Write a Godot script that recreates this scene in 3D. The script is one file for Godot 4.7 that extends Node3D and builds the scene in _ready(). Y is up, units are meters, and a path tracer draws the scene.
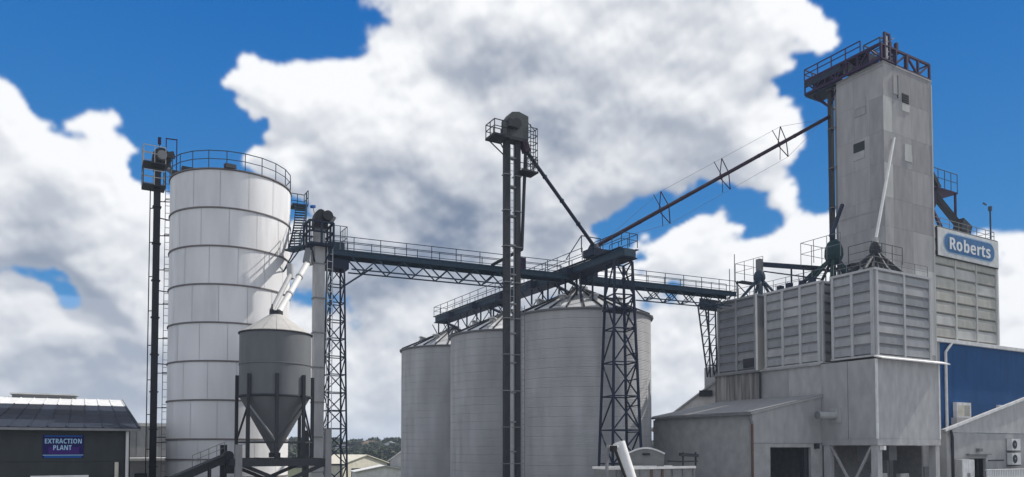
extends Node3D
# World axes follow the plant's own grid: x runs along the mill's road face, -z runs along the row of silos, y is up, metres.

var M := {}
var UB: BoxMesh
var UC: CylinderMesh
var taken := {}
var rng := RandomNumberGenerator.new()

func _ready() -> void:
	rng.seed = 4711
	setup_camera()
	setup_sky()
	setup_materials()
	UB = BoxMesh.new()
	UC = CylinderMesh.new()
	UC.top_radius = 1.0
	UC.bottom_radius = 1.0
	UC.height = 1.0
	UC.radial_segments = 20
	UC.rings = 1
	build_ground()
	build_background()
	build_extraction_shed()
	build_white_silo()
	build_leg_one()
	build_hopper()
	build_leg_two()
	build_center_silos()
	build_bridges()
	build_gallery()
	build_leg_three()
	build_mill_base()
	build_bins()
	build_mill_tower()
	build_roberts()
	build_right_shed()
	build_long_spout()
	build_yard_things()

# ------------------------------------------------------------------ camera, sky, light
func setup_camera() -> void:
	var cam := Camera3D.new()
	cam.name = "camera"
	add_child(cam)
	cam.projection = Camera3D.PROJECTION_FRUSTUM
	cam.near = 0.2
	cam.far = 9000.0
	cam.size = 0.2 * 477.0 / 742.0
	cam.frustum_offset = Vector2(0.0, 0.2 * (422.0 - 238.5) / 742.0)
	cam.position = Vector3(0, 4.2, 0)
	cam.rotation_degrees = Vector3(2.0, -30.0, 0.0)
	cam.current = true

const SUN_AZ := 94.0   # degrees right of -z
const SUN_EL := 44.0

func setup_sky() -> void:
	var env := Environment.new()
	env.background_mode = Environment.BG_SKY
	env.tonemap_mode = Environment.TONE_MAPPER_LINEAR
	env.tonemap_exposure = 1.06
	env.background_energy_multiplier = 1.0
	env.sdfgi_enabled = true
	env.ssao_enabled = true
	env.ssil_enabled = true
	var sky := Sky.new()
	var pm := PanoramaSkyMaterial.new()
	pm.panorama = cloud_panorama()
	sky.sky_material = pm
	env.sky = sky
	env.fog_enabled = true
	env.fog_density = 0.0004
	env.fog_light_color = Color(0.78, 0.84, 0.92)
	var we := WorldEnvironment.new()
	we.name = "environment"
	we.environment = env
	add_child(we)
	var sun := DirectionalLight3D.new()
	sun.name = "sun"
	sun.light_energy = 1.6
	sun.light_color = Color(1.0, 0.975, 0.94)
	sun.light_angular_distance = 0.5
	sun.shadow_enabled = true
	add_child(sun)
	var az := deg_to_rad(SUN_AZ)
	var el := deg_to_rad(SUN_EL)
	var to_sun := Vector3(sin(az) * cos(el), sin(el), -cos(az) * cos(el))
	sun.look_at_from_position(Vector3.ZERO, -to_sun, Vector3.UP)

# clouds: [azimuth, elevation, half width, half height, weight] in degrees; weight > 0 gathers cloud, < 0 opens blue sky
const CLOUDS := [
	# blue openings
	[-0.5, 27.0, 7.5, 4.6, -1.5], [5.5, 24.0, 4.6, 5.0, -1.5], [7.5, 19.5, 3.6, 3.2, -1.1], [11.0, 30.2, 5.5, 2.2, -0.8], [19.0, 30.5, 4.0, 2.0, -0.55], [2.5, 31.0, 8.0, 4.0, -1.3], [12.5, 19.4, 1.8, 1.6, -0.7],
	[59.5, 24.5, 6.0, 7.5, -1.6], [57.5, 32.5, 5.0, 5.0, -1.5], [66.0, 20.0, 7.0, 8.0, -1.5], [70.0, 28.0, 8.0, 9.0, -1.4],
	[40.5, 16.4, 4.6, 2.0, -1.25], [48.0, 17.0, 2.6, 1.3, -0.85], [-2.0, 10.0, 2.2, 1.0, -1.1], [26.0, 27.6, 2.4, 1.8, -0.55],
	# cloud banks
	[-4.0, 14.0, 7.5, 6.2, 0.9], [-6.8, 24.0, 2.3, 4.2, 1.1], [2.5, 15.0, 4.5, 4.6, 0.8], [5.0, 9.0, 6.0, 4.0, 0.5],
	[10.8, 25.2, 2.6, 2.6, 1.35], [17.0, 23.0, 4.8, 3.2, 0.9], [17.0, 16.0, 4.0, 3.0, 0.6], [36.0, 24.0, 11.0, 8.0, 0.9], [32.0, 33.0, 13.0, 4.0, 0.6], [48.0, 28.0, 3.8, 6.5, 1.0], [24.0, 18.0, 7.0, 6.0, 0.7],
	[47.0, 13.0, 6.0, 2.6, 0.7], [53.5, 14.0, 3.0, 4.0, 0.6], [64.0, 8.0, 3.4, 3.2, 1.0], [30.0, 5.0, 46.0, 4.5, 0.6],
]
# where the cloud is deep and its base shows grey
const THICK := [
	[36.0, 20.5, 8.0, 5.0, 0.52], [32.0, 27.0, 9.0, 4.5, 0.28], [21.0, 13.0, 7.0, 4.5, 0.58], [0.0, 5.0, 12.0, 3.2, 0.46], [-3.5, 11.8, 5.0, 2.6, 0.40], [-1.0, 15.5, 6.0, 2.6, 0.22], [25.0, 18.0, 5.0, 4.0, 0.42],
	[32.0, 8.0, 8.0, 2.5, 0.35], [44.0, 4.0, 8.0, 3.0, 0.22],
]

func cloud_panorama() -> ImageTexture:
	var W := 2048
	var H := 1024
	var big := FastNoiseLite.new()
	big.seed = 11
	big.noise_type = FastNoiseLite.TYPE_SIMPLEX_SMOOTH
	big.frequency = 2.1
	big.fractal_octaves = 3
	var fine := FastNoiseLite.new()
	fine.seed = 5
	fine.noise_type = FastNoiseLite.TYPE_SIMPLEX_SMOOTH
	fine.frequency = 6.0
	fine.fractal_octaves = 6
	fine.fractal_gain = 0.57
	var warp := FastNoiseLite.new()
	warp.seed = 31
	warp.noise_type = FastNoiseLite.TYPE_SIMPLEX_SMOOTH
	warp.frequency = 7.0
	warp.fractal_octaves = 4
	warp.fractal_gain = 0.47
	var bill := FastNoiseLite.new()
	bill.seed = 23
	bill.noise_type = FastNoiseLite.TYPE_CELLULAR
	bill.cellular_return_type = FastNoiseLite.RETURN_DISTANCE
	bill.frequency = 7.0
	bill.fractal_type = FastNoiseLite.FRACTAL_FBM
	bill.fractal_octaves = 4
	bill.fractal_gain = 0.45
	bill.domain_warp_enabled = true
	bill.domain_warp_amplitude = 0.06
	bill.domain_warp_frequency = 4.0
	var hh := H / 2 + 8
	var dens := PackedFloat32Array()
	dens.resize(W * hh)
	var grey := PackedFloat32Array()
	grey.resize(W * hh)
	for j in hh:
		var el := (0.5 - (j + 0.5) / H) * PI
		var ce := cos(el)
		var se := sin(el)
		var eld := rad_to_deg(el)
		for i in W:
			var az := wrapf((i + 0.5) / W * TAU, -PI, PI)
			var d := Vector3(sin(az) * ce, se * 1.35, -cos(az) * ce)
			var v := big.get_noise_3dv(d) * 0.5 + 0.22
			var azd := rad_to_deg(az)
			var g := 0.0
			var eld2 := eld
			if absf(azd - 30.0) < 62.0 and eld < 52.0:
				var wx := warp.get_noise_3dv(d) * 5.0
				var wy := warp.get_noise_3dv(d + Vector3(3.1, 7.7, 1.3)) * 3.4
				azd += wx
				eld2 = eld + wy
				for c in CLOUDS:
					var qx: float = (azd - c[0]) / c[2]
					var qy: float = (eld2 - c[1]) / c[3]
					var q := qx * qx + qy * qy
					if q < 7.0:
						v += c[4] * exp(-q * q * 0.3 - q * 0.2)
				for c in THICK:
					var qx: float = (azd - c[0]) / c[2]
					var qy: float = (eld2 - c[1]) / c[3]
					var q := qx * qx + qy * qy
					if q < 7.0:
						g += c[4] * exp(-q)
			else:
				g = maxf(0.0, big.get_noise_3dv(d * 1.3 + Vector3(9, 3, 1))) * 0.8
			v += fine.get_noise_3dv(d) * 0.95 - (bill.get_noise_3dv(d) + 0.4) * 1.25
			dens[j * W + i] = v
			grey[j * W + i] = g
	var img := Image.create(W, H, false, Image.FORMAT_RGBF)
	for j in H:
		if j >= hh:
			img.fill_rect(Rect2i(0, j, W, H - j), Color(0.16, 0.16, 0.15))
			break
		var el := (0.5 - (j + 0.5) / H) * PI
		var eld := rad_to_deg(el)
		var t := clampf(eld / 36.0, 0.0, 1.0)
		for i in W:
			var k := j * W + i
			var v := dens[k]
			var blue := Color(0.10, 0.37, 0.68).lerp(Color(0.0, 0.115, 0.43), pow(t, 0.6))
			var a := smoothstep(-0.09, 0.20, v)
			# lit side: compare with the density a little way towards the sun, up and to the right in this part of the sky
			var lit := clampf((v - dens[maxi(j - 10, 0) * W + (i + 5) % W]) * 0.75, -0.4, 0.5)
			var lit3 := clampf((v - dens[maxi(j - 26, 0) * W + (i + 8) % W]) * 0.45, -0.35, 0.35)
			var lit2 := clampf((v - dens[maxi(j - 3, 0) * W + (i + 1) % W]) * 0.9, -0.2, 0.25)
			var deep := smoothstep(0.2, 1.3, v) * 0.16 + grey[k]
			var b := clampf(0.83 + lit * 0.34 + lit2 * 0.34 + lit3 * 0.24 - deep * 0.44, 0.20, 1.05)
			var col := Color(0.17, 0.225, 0.33).lerp(Color(0.87, 0.885, 0.91), clampf((b - 0.2) / 0.75, 0.0, 1.08))
			col = blue.lerp(col, a)
			# air thickens towards the horizon
			var hz := exp(-maxf(eld, 0.0) / 3.2) * 0.35
			col = col.lerp(Color(0.56, 0.62, 0.70), hz)
			img.set_pixel(i, j, col)
	return ImageTexture.create_from_image(img)

# ------------------------------------------------------------------ materials
func noise_tex(sd: int, freq: float, lo: float, hi: float, oct := 4, size := 512, contrast := [0.25, 0.75]) -> NoiseTexture2D:
	var n := FastNoiseLite.new()
	n.seed = sd
	n.frequency = freq
	n.fractal_octaves = oct
	var t := NoiseTexture2D.new()
	t.width = size
	t.height = size
	t.seamless = true
	t.noise = n
	var g := Gradient.new()
	g.set_color(0, Color(lo, lo, lo))
	g.set_color(1, Color(hi, hi, hi))
	g.set_offset(0, contrast[0])
	g.set_offset(1, contrast[1])
	t.color_ramp = g
	return t

func lin(r: float, g: float, b: float) -> Color:
	return Color(r, g, b).linear_to_srgb()

func mk(nm: String, c: Color, rough := 0.7, tex: Texture2D = null, sc := Vector3(0.2, 0.2, 0.2), metal := 0.0, bump: Texture2D = null, bump_sc := 0.0) -> StandardMaterial3D:
	var m := StandardMaterial3D.new()
	m.albedo_color = c
	m.roughness = rough
	m.metallic = metal
	m.metallic_specular = 0.3
	if tex:
		m.albedo_texture = tex
		m.uv1_triplanar = true
		m.uv1_world_triplanar = true
		m.uv1_scale = sc
	if bump:
		m.heightmap_enabled = true
		m.heightmap_texture = bump
		m.heightmap_scale = bump_sc
	M[nm] = m
	return m

func setup_materials() -> void:
	var patch := noise_tex(1, 0.02, 0.91, 1.0, 6, 512, [0.15, 0.85])
	var grime := noise_tex(2, 0.03, 0.90, 1.0, 7, 512, [0.1, 0.85])
	var soft := noise_tex(3, 0.008, 0.92, 1.0)
	mk("white_a", lin(0.735, 0.74, 0.755), 0.6, soft, Vector3(0.10, 0.02, 0.10))
	mk("white_b", lin(0.70, 0.705, 0.725), 0.6, patch, Vector3(0.12, 0.02, 0.12))
	mk("white_c", lin(0.755, 0.755, 0.77), 0.6, patch, Vector3(0.15, 0.02, 0.15))
	mk("white_core", lin(0.55, 0.55, 0.56), 0.8)
	mk("ring_rust", lin(0.19, 0.175, 0.178), 0.85, patch, Vector3(0.4, 0.4, 0.4))
	mk("steel_blue", lin(0.036, 0.066, 0.100), 0.65, patch, Vector3(0.3, 0.3, 0.3))
	mk("steel_dark", lin(0.035, 0.039, 0.046), 0.65, patch, Vector3(0.3, 0.3, 0.3))
	mk("steel_navy", lin(0.020, 0.031, 0.058), 0.7, patch, Vector3(0.3, 0.3, 0.3))
	mk("steel_teal", lin(0.010, 0.040, 0.046), 0.6, patch, Vector3(0.3, 0.3, 0.3))
	mk("steel_violet", lin(0.030, 0.014, 0.058), 0.65, patch, Vector3(0.3, 0.3, 0.3))
	mk("steel_plum", lin(0.035, 0.018, 0.034), 0.6, patch, Vector3(0.3, 0.3, 0.3))
	mk("galv", lin(0.40, 0.405, 0.41), 0.55, patch, Vector3(0.2, 0.05, 0.2))
	mk("galv_pale", lin(0.66, 0.66, 0.65), 0.55, soft, Vector3(0.2, 0.08, 0.2))
	mk("galv_dull", lin(0.20, 0.205, 0.215), 0.6, patch, Vector3(0.2, 0.05, 0.2))
	mk("head_grey", lin(0.075, 0.085, 0.088), 0.65, patch, Vector3(0.3, 0.3, 0.3))
	mk("hopper", lin(0.138, 0.147, 0.158), 0.6, patch, Vector3(0.12, 0.02, 0.12))
	mk("hopper_roof", lin(0.46, 0.45, 0.43), 0.6, patch, Vector3(0.2, 0.1, 0.2))
	mk("silo_shell", lin(0.45, 0.45, 0.46), 0.65, noise_tex(7, 0.016, 0.86, 1.0, 6, 512, [0.2, 0.8]), Vector3(0.07, 0.012, 0.07))
	mk("silo_roof", lin(0.70, 0.71, 0.72), 0.5, patch, Vector3(0.3, 0.3, 0.3))
	mk("silo_roof_b", lin(0.50, 0.51, 0.52), 0.5, grime, Vector3(0.3, 0.3, 0.3))
	mk("concrete", lin(0.40, 0.40, 0.397), 0.9, grime, Vector3(0.06, 0.05, 0.06))
	mk("tower_a", lin(0.37, 0.362, 0.372), 0.85, patch, Vector3(0.10, 0.02, 0.10))
	mk("tower_b", lin(0.325, 0.317, 0.328), 0.85, patch, Vector3(0.12, 0.03, 0.12))
	mk("tower_c", lin(0.40, 0.395, 0.397), 0.85, grime, Vector3(0.06, 0.02, 0.06))
	mk("tower_d", lin(0.54, 0.54, 0.525), 0.8, soft, Vector3(0.1, 0.03, 0.1))
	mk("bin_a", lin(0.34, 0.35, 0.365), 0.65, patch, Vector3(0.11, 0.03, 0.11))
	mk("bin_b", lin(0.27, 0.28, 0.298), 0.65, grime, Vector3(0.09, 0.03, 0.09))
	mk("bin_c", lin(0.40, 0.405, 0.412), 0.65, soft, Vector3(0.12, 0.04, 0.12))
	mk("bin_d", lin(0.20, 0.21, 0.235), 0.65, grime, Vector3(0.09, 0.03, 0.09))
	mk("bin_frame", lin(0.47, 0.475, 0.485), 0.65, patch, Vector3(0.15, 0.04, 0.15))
	mk("bin_core", lin(0.28, 0.285, 0.295), 0.8)
	mk("beige_a", lin(0.48, 0.47, 0.43), 0.7, patch, Vector3(0.1, 0.03, 0.1))
	mk("beige_b", lin(0.43, 0.425, 0.39), 0.7, grime, Vector3(0.08, 0.03, 0.08))
	mk("beige_c", lin(0.52, 0.52, 0.50), 0.7, soft, Vector3(0.1, 0.03, 0.1))
	mk("sheet_grey", lin(0.385, 0.387, 0.39), 0.8, grime, Vector3(0.06, 0.025, 0.06))
	mk("sheet_pale", lin(0.455, 0.458, 0.46), 0.8, grime, Vector3(0.07, 0.03, 0.07))
	mk("sheet_stained", lin(0.30, 0.295, 0.29), 0.85, noise_tex(9, 0.02, 0.66, 1.0, 5, 512, [0.25, 0.75]), Vector3(0.2, 0.012, 0.2))
	mk("roof_grey", lin(0.30, 0.30, 0.305), 0.8, grime, Vector3(0.05, 0.1, 0.1))
	mk("trim_white", lin(0.74, 0.74, 0.735), 0.65, soft, Vector3(0.2, 0.2, 0.2))
	mk("blue_wall", lin(0.004, 0.072, 0.225), 0.7, patch, Vector3(0.06, 0.02, 0.06))
	mk("shed_wall", lin(0.046, 0.053, 0.055), 0.8, patch, Vector3(0.1, 0.03, 0.1))
	mk("shed_roof", lin(0.020, 0.027, 0.045), 0.85, patch, Vector3(0.3, 0.1, 0.03))
	mk("shed_roof_b", lin(0.011, 0.014, 0.025), 0.85, patch, Vector3(0.3, 0.1, 0.03))
	mk("shade_concrete", lin(0.22, 0.22, 0.22), 0.9, grime, Vector3(0.1, 0.1, 0.1))  # concrete darkened so the shade of bay and doorway sits in the colour
	mk("sign_board", lin(0.70, 0.71, 0.71), 0.6, soft, Vector3(0.2, 0.2, 0.2))
	mk("sign_blue", lin(0.05, 0.165, 0.36), 0.6, soft, Vector3(0.2, 0.2, 0.2))
	mk("sign_edge", lin(0.28, 0.42, 0.58), 0.6)
	mk("sign_white", lin(0.75, 0.76, 0.77), 0.6)
	mk("plant_navy", lin(0.012, 0.010, 0.09), 0.7)
	mk("plant_blue", lin(0.010, 0.08, 0.30), 0.7)
	mk("plant_purple", lin(0.045, 0.014, 0.15), 0.7)
	mk("plant_text", lin(0.34, 0.55, 0.74), 0.7)
	mk("asphalt", lin(0.26, 0.262, 0.265), 0.9, grime, Vector3(0.05, 0.05, 0.05))
	mk("land", lin(0.075, 0.085, 0.045), 0.95, grime, Vector3(0.02, 0.02, 0.02))
	mk("cream", lin(0.62, 0.59, 0.50), 0.7, soft, Vector3(0.2, 0.2, 0.2))
	mk("tile_roof", lin(0.20, 0.13, 0.095), 0.85, patch, Vector3(0.2, 0.2, 0.2))
	mk("glass_dark", lin(0.03, 0.035, 0.04), 0.15)
	mk("rubber", lin(0.02, 0.02, 0.02), 0.8)
	mk("red_paint", lin(0.25, 0.03, 0.025), 0.6)
	mk("tarp_grey", lin(0.24, 0.245, 0.24), 0.8, patch, Vector3(0.2, 0.2, 0.2))
	mk("rust_brown", lin(0.14, 0.09, 0.065), 0.8, grime, Vector3(0.3, 0.3, 0.3))

# ------------------------------------------------------------------ naming helpers
func numbered(n: String) -> String:
	if not taken.has(n):
		taken[n] = 0
		return n
	taken[n] += 1
	return "%s_%03d" % [n, taken[n]]

func thing(nm: String, label: String, cat: String, at := Vector3.ZERO, group := "") -> Node3D:
	var o := Node3D.new()
	o.name = numbered(nm)
	add_child(o)
	o.position = at
	o.set_meta("label", label)
	o.set_meta("category", cat)
	if group != "":
		o.set_meta("group", group)
	return o

func sub(par: Node3D, nm: String) -> Node3D:
	var o := Node3D.new()
	o.name = nm
	par.add_child(o, true)
	return o

func off(par: Node3D) -> Vector3:
	var p := Vector3.ZERO
	var n: Node = par
	while n != self and n is Node3D:
		p += (n as Node3D).position
		n = n.get_parent()
	return p

# all shapes take world coordinates; they are moved into their thing's own frame
func put(par: Node3D, nm: String, mesh: Mesh, m, xf: Transform3D) -> MeshInstance3D:
	var o := MeshInstance3D.new()
	o.name = nm
	o.mesh = mesh
	o.material_override = M[m] if m is String else m
	xf.origin -= off(par)
	o.transform = xf
	o.cast_shadow = GeometryInstance3D.SHADOW_CASTING_SETTING_ON
	par.add_child(o, true)
	return o

func box(par: Node3D, nm: String, m, c: Vector3, s: Vector3, rot := Vector3.ZERO) -> MeshInstance3D:
	return put(par, nm, UB, m, Transform3D(Basis.from_euler(rot) * Basis.from_scale(s), c))

# box given by its two opposite corners
func bx(par: Node3D, nm: String, m, a: Vector3, b: Vector3) -> MeshInstance3D:
	return box(par, nm, m, (a + b) * 0.5, (b - a).abs())

func bar(par: Node3D, nm: String, m, p: Vector3, q: Vector3, w: float, h := -1.0) -> MeshInstance3D:
	if h < 0.0:
		h = w
	var y := (q - p)
	var L := y.length()
	y /= L
	var ref := Vector3.UP if absf(y.y) < 0.95 else Vector3.RIGHT
	var x := y.cross(ref).normalized()
	var z := x.cross(y)
	return put(par, nm, UB, m, Transform3D(Basis(x * w, y * L, z * h), (p + q) * 0.5))

func tube(par: Node3D, nm: String, m, p: Vector3, q: Vector3, r: float) -> MeshInstance3D:
	var y := (q - p)
	var L := y.length()
	y /= L
	var ref := Vector3.UP if absf(y.y) < 0.95 else Vector3.RIGHT
	var x := y.cross(ref).normalized()
	var z := x.cross(y)
	return put(par, nm, UC, m, Transform3D(Basis(x * r, y * L, z * r), (p + q) * 0.5))

# ------------------------------------------------------------------ mesh makers
func lathe_mesh(prof: Array, seg := 48, a0 := 0.0, a1 := TAU, jitter := 0.0) -> ArrayMesh:
	var st := SurfaceTool.new()
	st.begin(Mesh.PRIMITIVE_TRIANGLES)
	for k in prof.size() - 1:
		var p: Vector2 = prof[k]
		var q: Vector2 = prof[k + 1]
		var t := (q - p).normalized()
		var n2 := Vector2(t.y, -t.x)
		for i in seg:
			var u := lerpf(a0, a1, float(i) / seg)
			var v := lerpf(a0, a1, float(i + 1) / seg)
			var du := Vector3(cos(u), 0, sin(u))
			var dv := Vector3(cos(v), 0, sin(v))
			var A := du * p.x + Vector3.UP * p.y
			var B := dv * p.x + Vector3.UP * p.y
			var C := dv * q.x + Vector3.UP * q.y
			var D := du * q.x + Vector3.UP * q.y
			var nu := du * n2.x + Vector3.UP * n2.y
			var nv := dv * n2.x + Vector3.UP * n2.y
			for e in [[A, nu], [C, nv], [D, nu], [A, nu], [B, nv], [C, nv]]:
				st.set_normal(e[1])
				st.add_vertex(e[0])
	return st.commit()

func quad(st: SurfaceTool, a: Vector3, b: Vector3, c: Vector3, d: Vector3) -> void:
	# corners clockwise seen from the front
	for p in [a, b, c, a, c, d]:
		st.add_vertex(p)

# polygon in the xy plane (counter-clockwise), drawn out from z = 0 to z = -depth
func prism_mesh(poly: Array, depth: float) -> ArrayMesh:
	var pts := PackedVector2Array(poly)
	if not Geometry2D.is_polygon_clockwise(pts):
		pts.reverse()
	var st := SurfaceTool.new()
	st.begin(Mesh.PRIMITIVE_TRIANGLES)
	st.set_smooth_group(-1)
	var idx := Geometry2D.triangulate_polygon(pts)
	for k in range(0, idx.size(), 3):
		var t := [pts[idx[k]], pts[idx[k + 1]], pts[idx[k + 2]]]
		var area: float = (t[1] - t[0]).cross(t[2] - t[0])
		if area > 0.0:
			t = [t[0], t[2], t[1]]
		for v in t:
			st.add_vertex(Vector3(v.x, v.y, 0))
		for v in [t[0], t[2], t[1]]:
			st.add_vertex(Vector3(v.x, v.y, -depth))
	for k in pts.size():
		var a := pts[k]
		var b := pts[(k + 1) % pts.size()]
		quad(st, Vector3(a.x, a.y, 0), Vector3(a.x, a.y, -depth), Vector3(b.x, b.y, -depth), Vector3(b.x, b.y, 0))
	st.generate_normals()
	return st.commit()

# pressed bin panel: unit width (x), unit height (y), bulging towards +z by one unit of depth
func panel_mesh() -> ArrayMesh:
	var prof := [Vector2(0.0, 0.0), Vector2(0.06, 0.0), Vector2(0.11, 1.0), Vector2(0.72, 0.86), Vector2(0.93, 0.12), Vector2(1.0, 0.0)]
	var st := SurfaceTool.new()
	st.begin(Mesh.PRIMITIVE_TRIANGLES)
	st.set_smooth_group(-1)
	for k in prof.size() - 1:
		var p: Vector2 = prof[k]
		var q: Vector2 = prof[k + 1]
		quad(st, Vector3(-0.5, p.x, p.y), Vector3(-0.5, q.x, q.y), Vector3(0.5, q.x, q.y), Vector3(0.5, p.x, p.y))
		for s in [-0.5, 0.5]:
			var a := Vector3(s, p.x, 0)
			var b := Vector3(s, q.x, 0)
			var c := Vector3(s, q.x, q.y)
			var d := Vector3(s, p.x, p.y)
			if s < 0.0:
				quad(st, a, b, c, d)
			else:
				quad(st, a, d, c, b)
	st.generate_normals()
	return st.commit()

# ------------------------------------------------------------------ steelwork
func railing(par: Node3D, m, pts: Array, step := 2.0, h := 1.1, w := 0.05, closed := false) -> Node3D:
	var r := sub(par, "railing")
	var n := pts.size() if closed else pts.size() - 1
	for k in n:
		var a: Vector3 = pts[k]
		var b: Vector3 = pts[(k + 1) % pts.size()]
		bar(r, "rail", m, a + Vector3.UP * h, b + Vector3.UP * h, w)
		bar(r, "rail", m, a + Vector3.UP * h * 0.52, b + Vector3.UP * h * 0.52, w * 0.85)
		var c := maxi(1, int(round(a.distance_to(b) / step)))
		for i in c:
			var p := a.lerp(b, float(i) / c)
			bar(r, "post", m, p, p + Vector3.UP * h, w)
		if k == n - 1 and not closed:
			bar(r, "post", m, b, b + Vector3.UP * h, w)
	return r

func lattice(par: Node3D, m, c: Vector3, hb: float, ht: float, y0: float, y1: float, bays: int, lw: float, bw: float, turn := 0.0, cross_face := -1) -> void:
	var cor := [Vector2(-1, -1), Vector2(1, -1), Vector2(1, 1), Vector2(-1, 1)]
	var at := func(k: int, t: float) -> Vector3:
		var h := lerpf(hb, ht, t)
		return c + Vector3(cor[k].x * h, lerpf(y0, y1, t), cor[k].y * h).rotated(Vector3.UP, turn)
	for k in 4:
		bar(par, "leg", m, at.call(k, 0.0), at.call(k, 1.0), lw)
	for b in bays:
		var t0 := float(b) / bays
		var t1 := float(b + 1) / bays
		for k in 4:
			var k2 := (k + 1) % 4
			bar(par, "strut", m, at.call(k, t1), at.call(k2, t1), bw)
			if cross_face >= 0 and k == 0:
				continue
			if k == cross_face or (b + k) % 2 == 0:
				bar(par, "brace", m, at.call(k, t0), at.call(k2, t1), bw)
			if k == cross_face or (b + k) % 2 == 1:
				bar(par, "brace", m, at.call(k2, t0), at.call(k, t1), bw)

func ladder(par: Node3D, m, p: Vector3, q: Vector3, side: Vector3, w := 0.45, step := 0.6) -> void:
	var l := sub(par, "ladder")
	var s := side.normalized() * w * 0.5
	bar(l, "stile", m, p - s, q - s, 0.045)
	bar(l, "stile", m, p + s, q + s, 0.045)
	var n := int(p.distance_to(q) / step)
	for i in n:
		var c := p.lerp(q, (i + 0.5) / n)
		bar(l, "rung", m, c - s, c + s, 0.035)

# jointed square trunk of a bucket elevator
func trunk(par: Node3D, m, fm, c: Vector3, wx: float, wz: float, y0: float, y1: float, step := 3.0) -> void:
	var n := maxi(1, int(round((y1 - y0) / step)))
	for i in n:
		var a := lerpf(y0, y1, float(i) / n)
		var b := lerpf(y0, y1, float(i + 1) / n)
		bx(par, "trunk_section", m, Vector3(c.x - wx / 2, a + 0.03, c.z - wz / 2), Vector3(c.x + wx / 2, b - 0.03, c.z + wz / 2))
		box(par, "flange", fm, Vector3(c.x, b, c.z), Vector3(wx + 0.14, 0.07, wz + 0.14))

# round-topped housing over the head pulley of an elevator; lies along x (axis z)
func head_mesh(w: float, h: float, d: float) -> ArrayMesh:
	var poly := []
	poly.append(Vector2(-w / 2, 0))
	poly.append(Vector2(w / 2, 0))
	poly.append(Vector2(w / 2, h * 0.35))
	for i in 9:
		var a := PI * 0.08 + i / 8.0 * PI * 0.84
		poly.append(Vector2(cos(a) * w * 0.5, h * 0.45 + sin(a) * h * 0.55))
	poly.append(Vector2(-w / 2, h * 0.35))
	return prism_mesh(poly, d)

func cone_hat(par: Node3D, nm: String, m, c: Vector3, prof: Array, seg := 24) -> MeshInstance3D:
	return put(par, nm, lathe_mesh(prof, seg), m, Transform3D(Basis(), c))

# spouting head: a dome with legs that splay down to the bins
func distributor(label: String, c: Vector3, r: float, hub: float, dh: float, feet: Array, m := "steel_navy") -> Node3D:
	var t := thing("distributor", label, "grain distributor", c, "distributors above the bins")
	var u := c + Vector3.UP * hub
	cone_hat(t, "dome", m, u, [Vector2(r * 0.85, 0.0), Vector2(r, dh * 0.2), Vector2(r * 0.96, dh * 0.5), Vector2(r * 0.72, dh * 0.8), Vector2(r * 0.3, dh * 0.98), Vector2(0.0, dh)])
	cone_hat(t, "skirt", m, u, [Vector2(r * 0.25, -0.45), Vector2(r * 0.85, 0.0)])
	bar(t, "stem", m, c, u - Vector3.UP * 0.4, 0.25)
	for f in feet:
		var d := Vector3(f.x - c.x, 0, f.z - c.z)
		var dn := d.normalized()
		tube(t, "spout", m, u + dn * r * 0.6 - Vector3.UP * 0.05, f, 0.14)
	return t

# ------------------------------------------------------------------ ground and background
func land_y(r: float) -> float:
	if r < 105.0:
		return -0.05
	if r < 175.0:
		return lerpf(-0.05, -4.2, smoothstep(105.0, 175.0, r))
	if r < 430.0:
		return lerpf(-4.2, 4.6, smoothstep(175.0, 430.0, r))
	return lerpf(4.6, -20.0, smoothstep(600.0, 7000.0, r))

func land_at(x: float, z: float) -> float:
	return land_y(Vector2(x, z).length())

func build_ground() -> void:
	var st := SurfaceTool.new()
	st.begin(Mesh.PRIMITIVE_TRIANGLES)
	st.set_smooth_group(0)
	var rr := [0.0, 60.0, 105.0, 120.0, 135.0, 150.0, 175.0, 200.0, 230.0, 270.0, 310.0, 350.0, 390.0, 430.0, 600.0, 1000.0, 2500.0, 7000.0]
	var N := 72
	for k in rr.size() - 1:
		for i in N:
			var u := TAU * i / N
			var v := TAU * (i + 1) / N
			var p := func(a: float, r: float) -> Vector3: return Vector3(cos(a) * r, land_y(r), sin(a) * r)
			quad(st, p.call(u, rr[k]), p.call(v, rr[k]), p.call(v, rr[k + 1]), p.call(u, rr[k + 1]))
	st.generate_normals()
	var g := MeshInstance3D.new()
	g.name = "ground"
	g.mesh = st.commit()
	g.material_override = M["land"]
	g.set_meta("kind", "structure")
	add_child(g)
	var y := MeshInstance3D.new()
	y.name = "yard"
	y.mesh = lathe_mesh([Vector2(104.0, 0.0), Vector2(0.0, 0.0)], 72)
	y.material_override = M["asphalt"]
	y.set_meta("kind", "structure")
	add_child(y)

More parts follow.
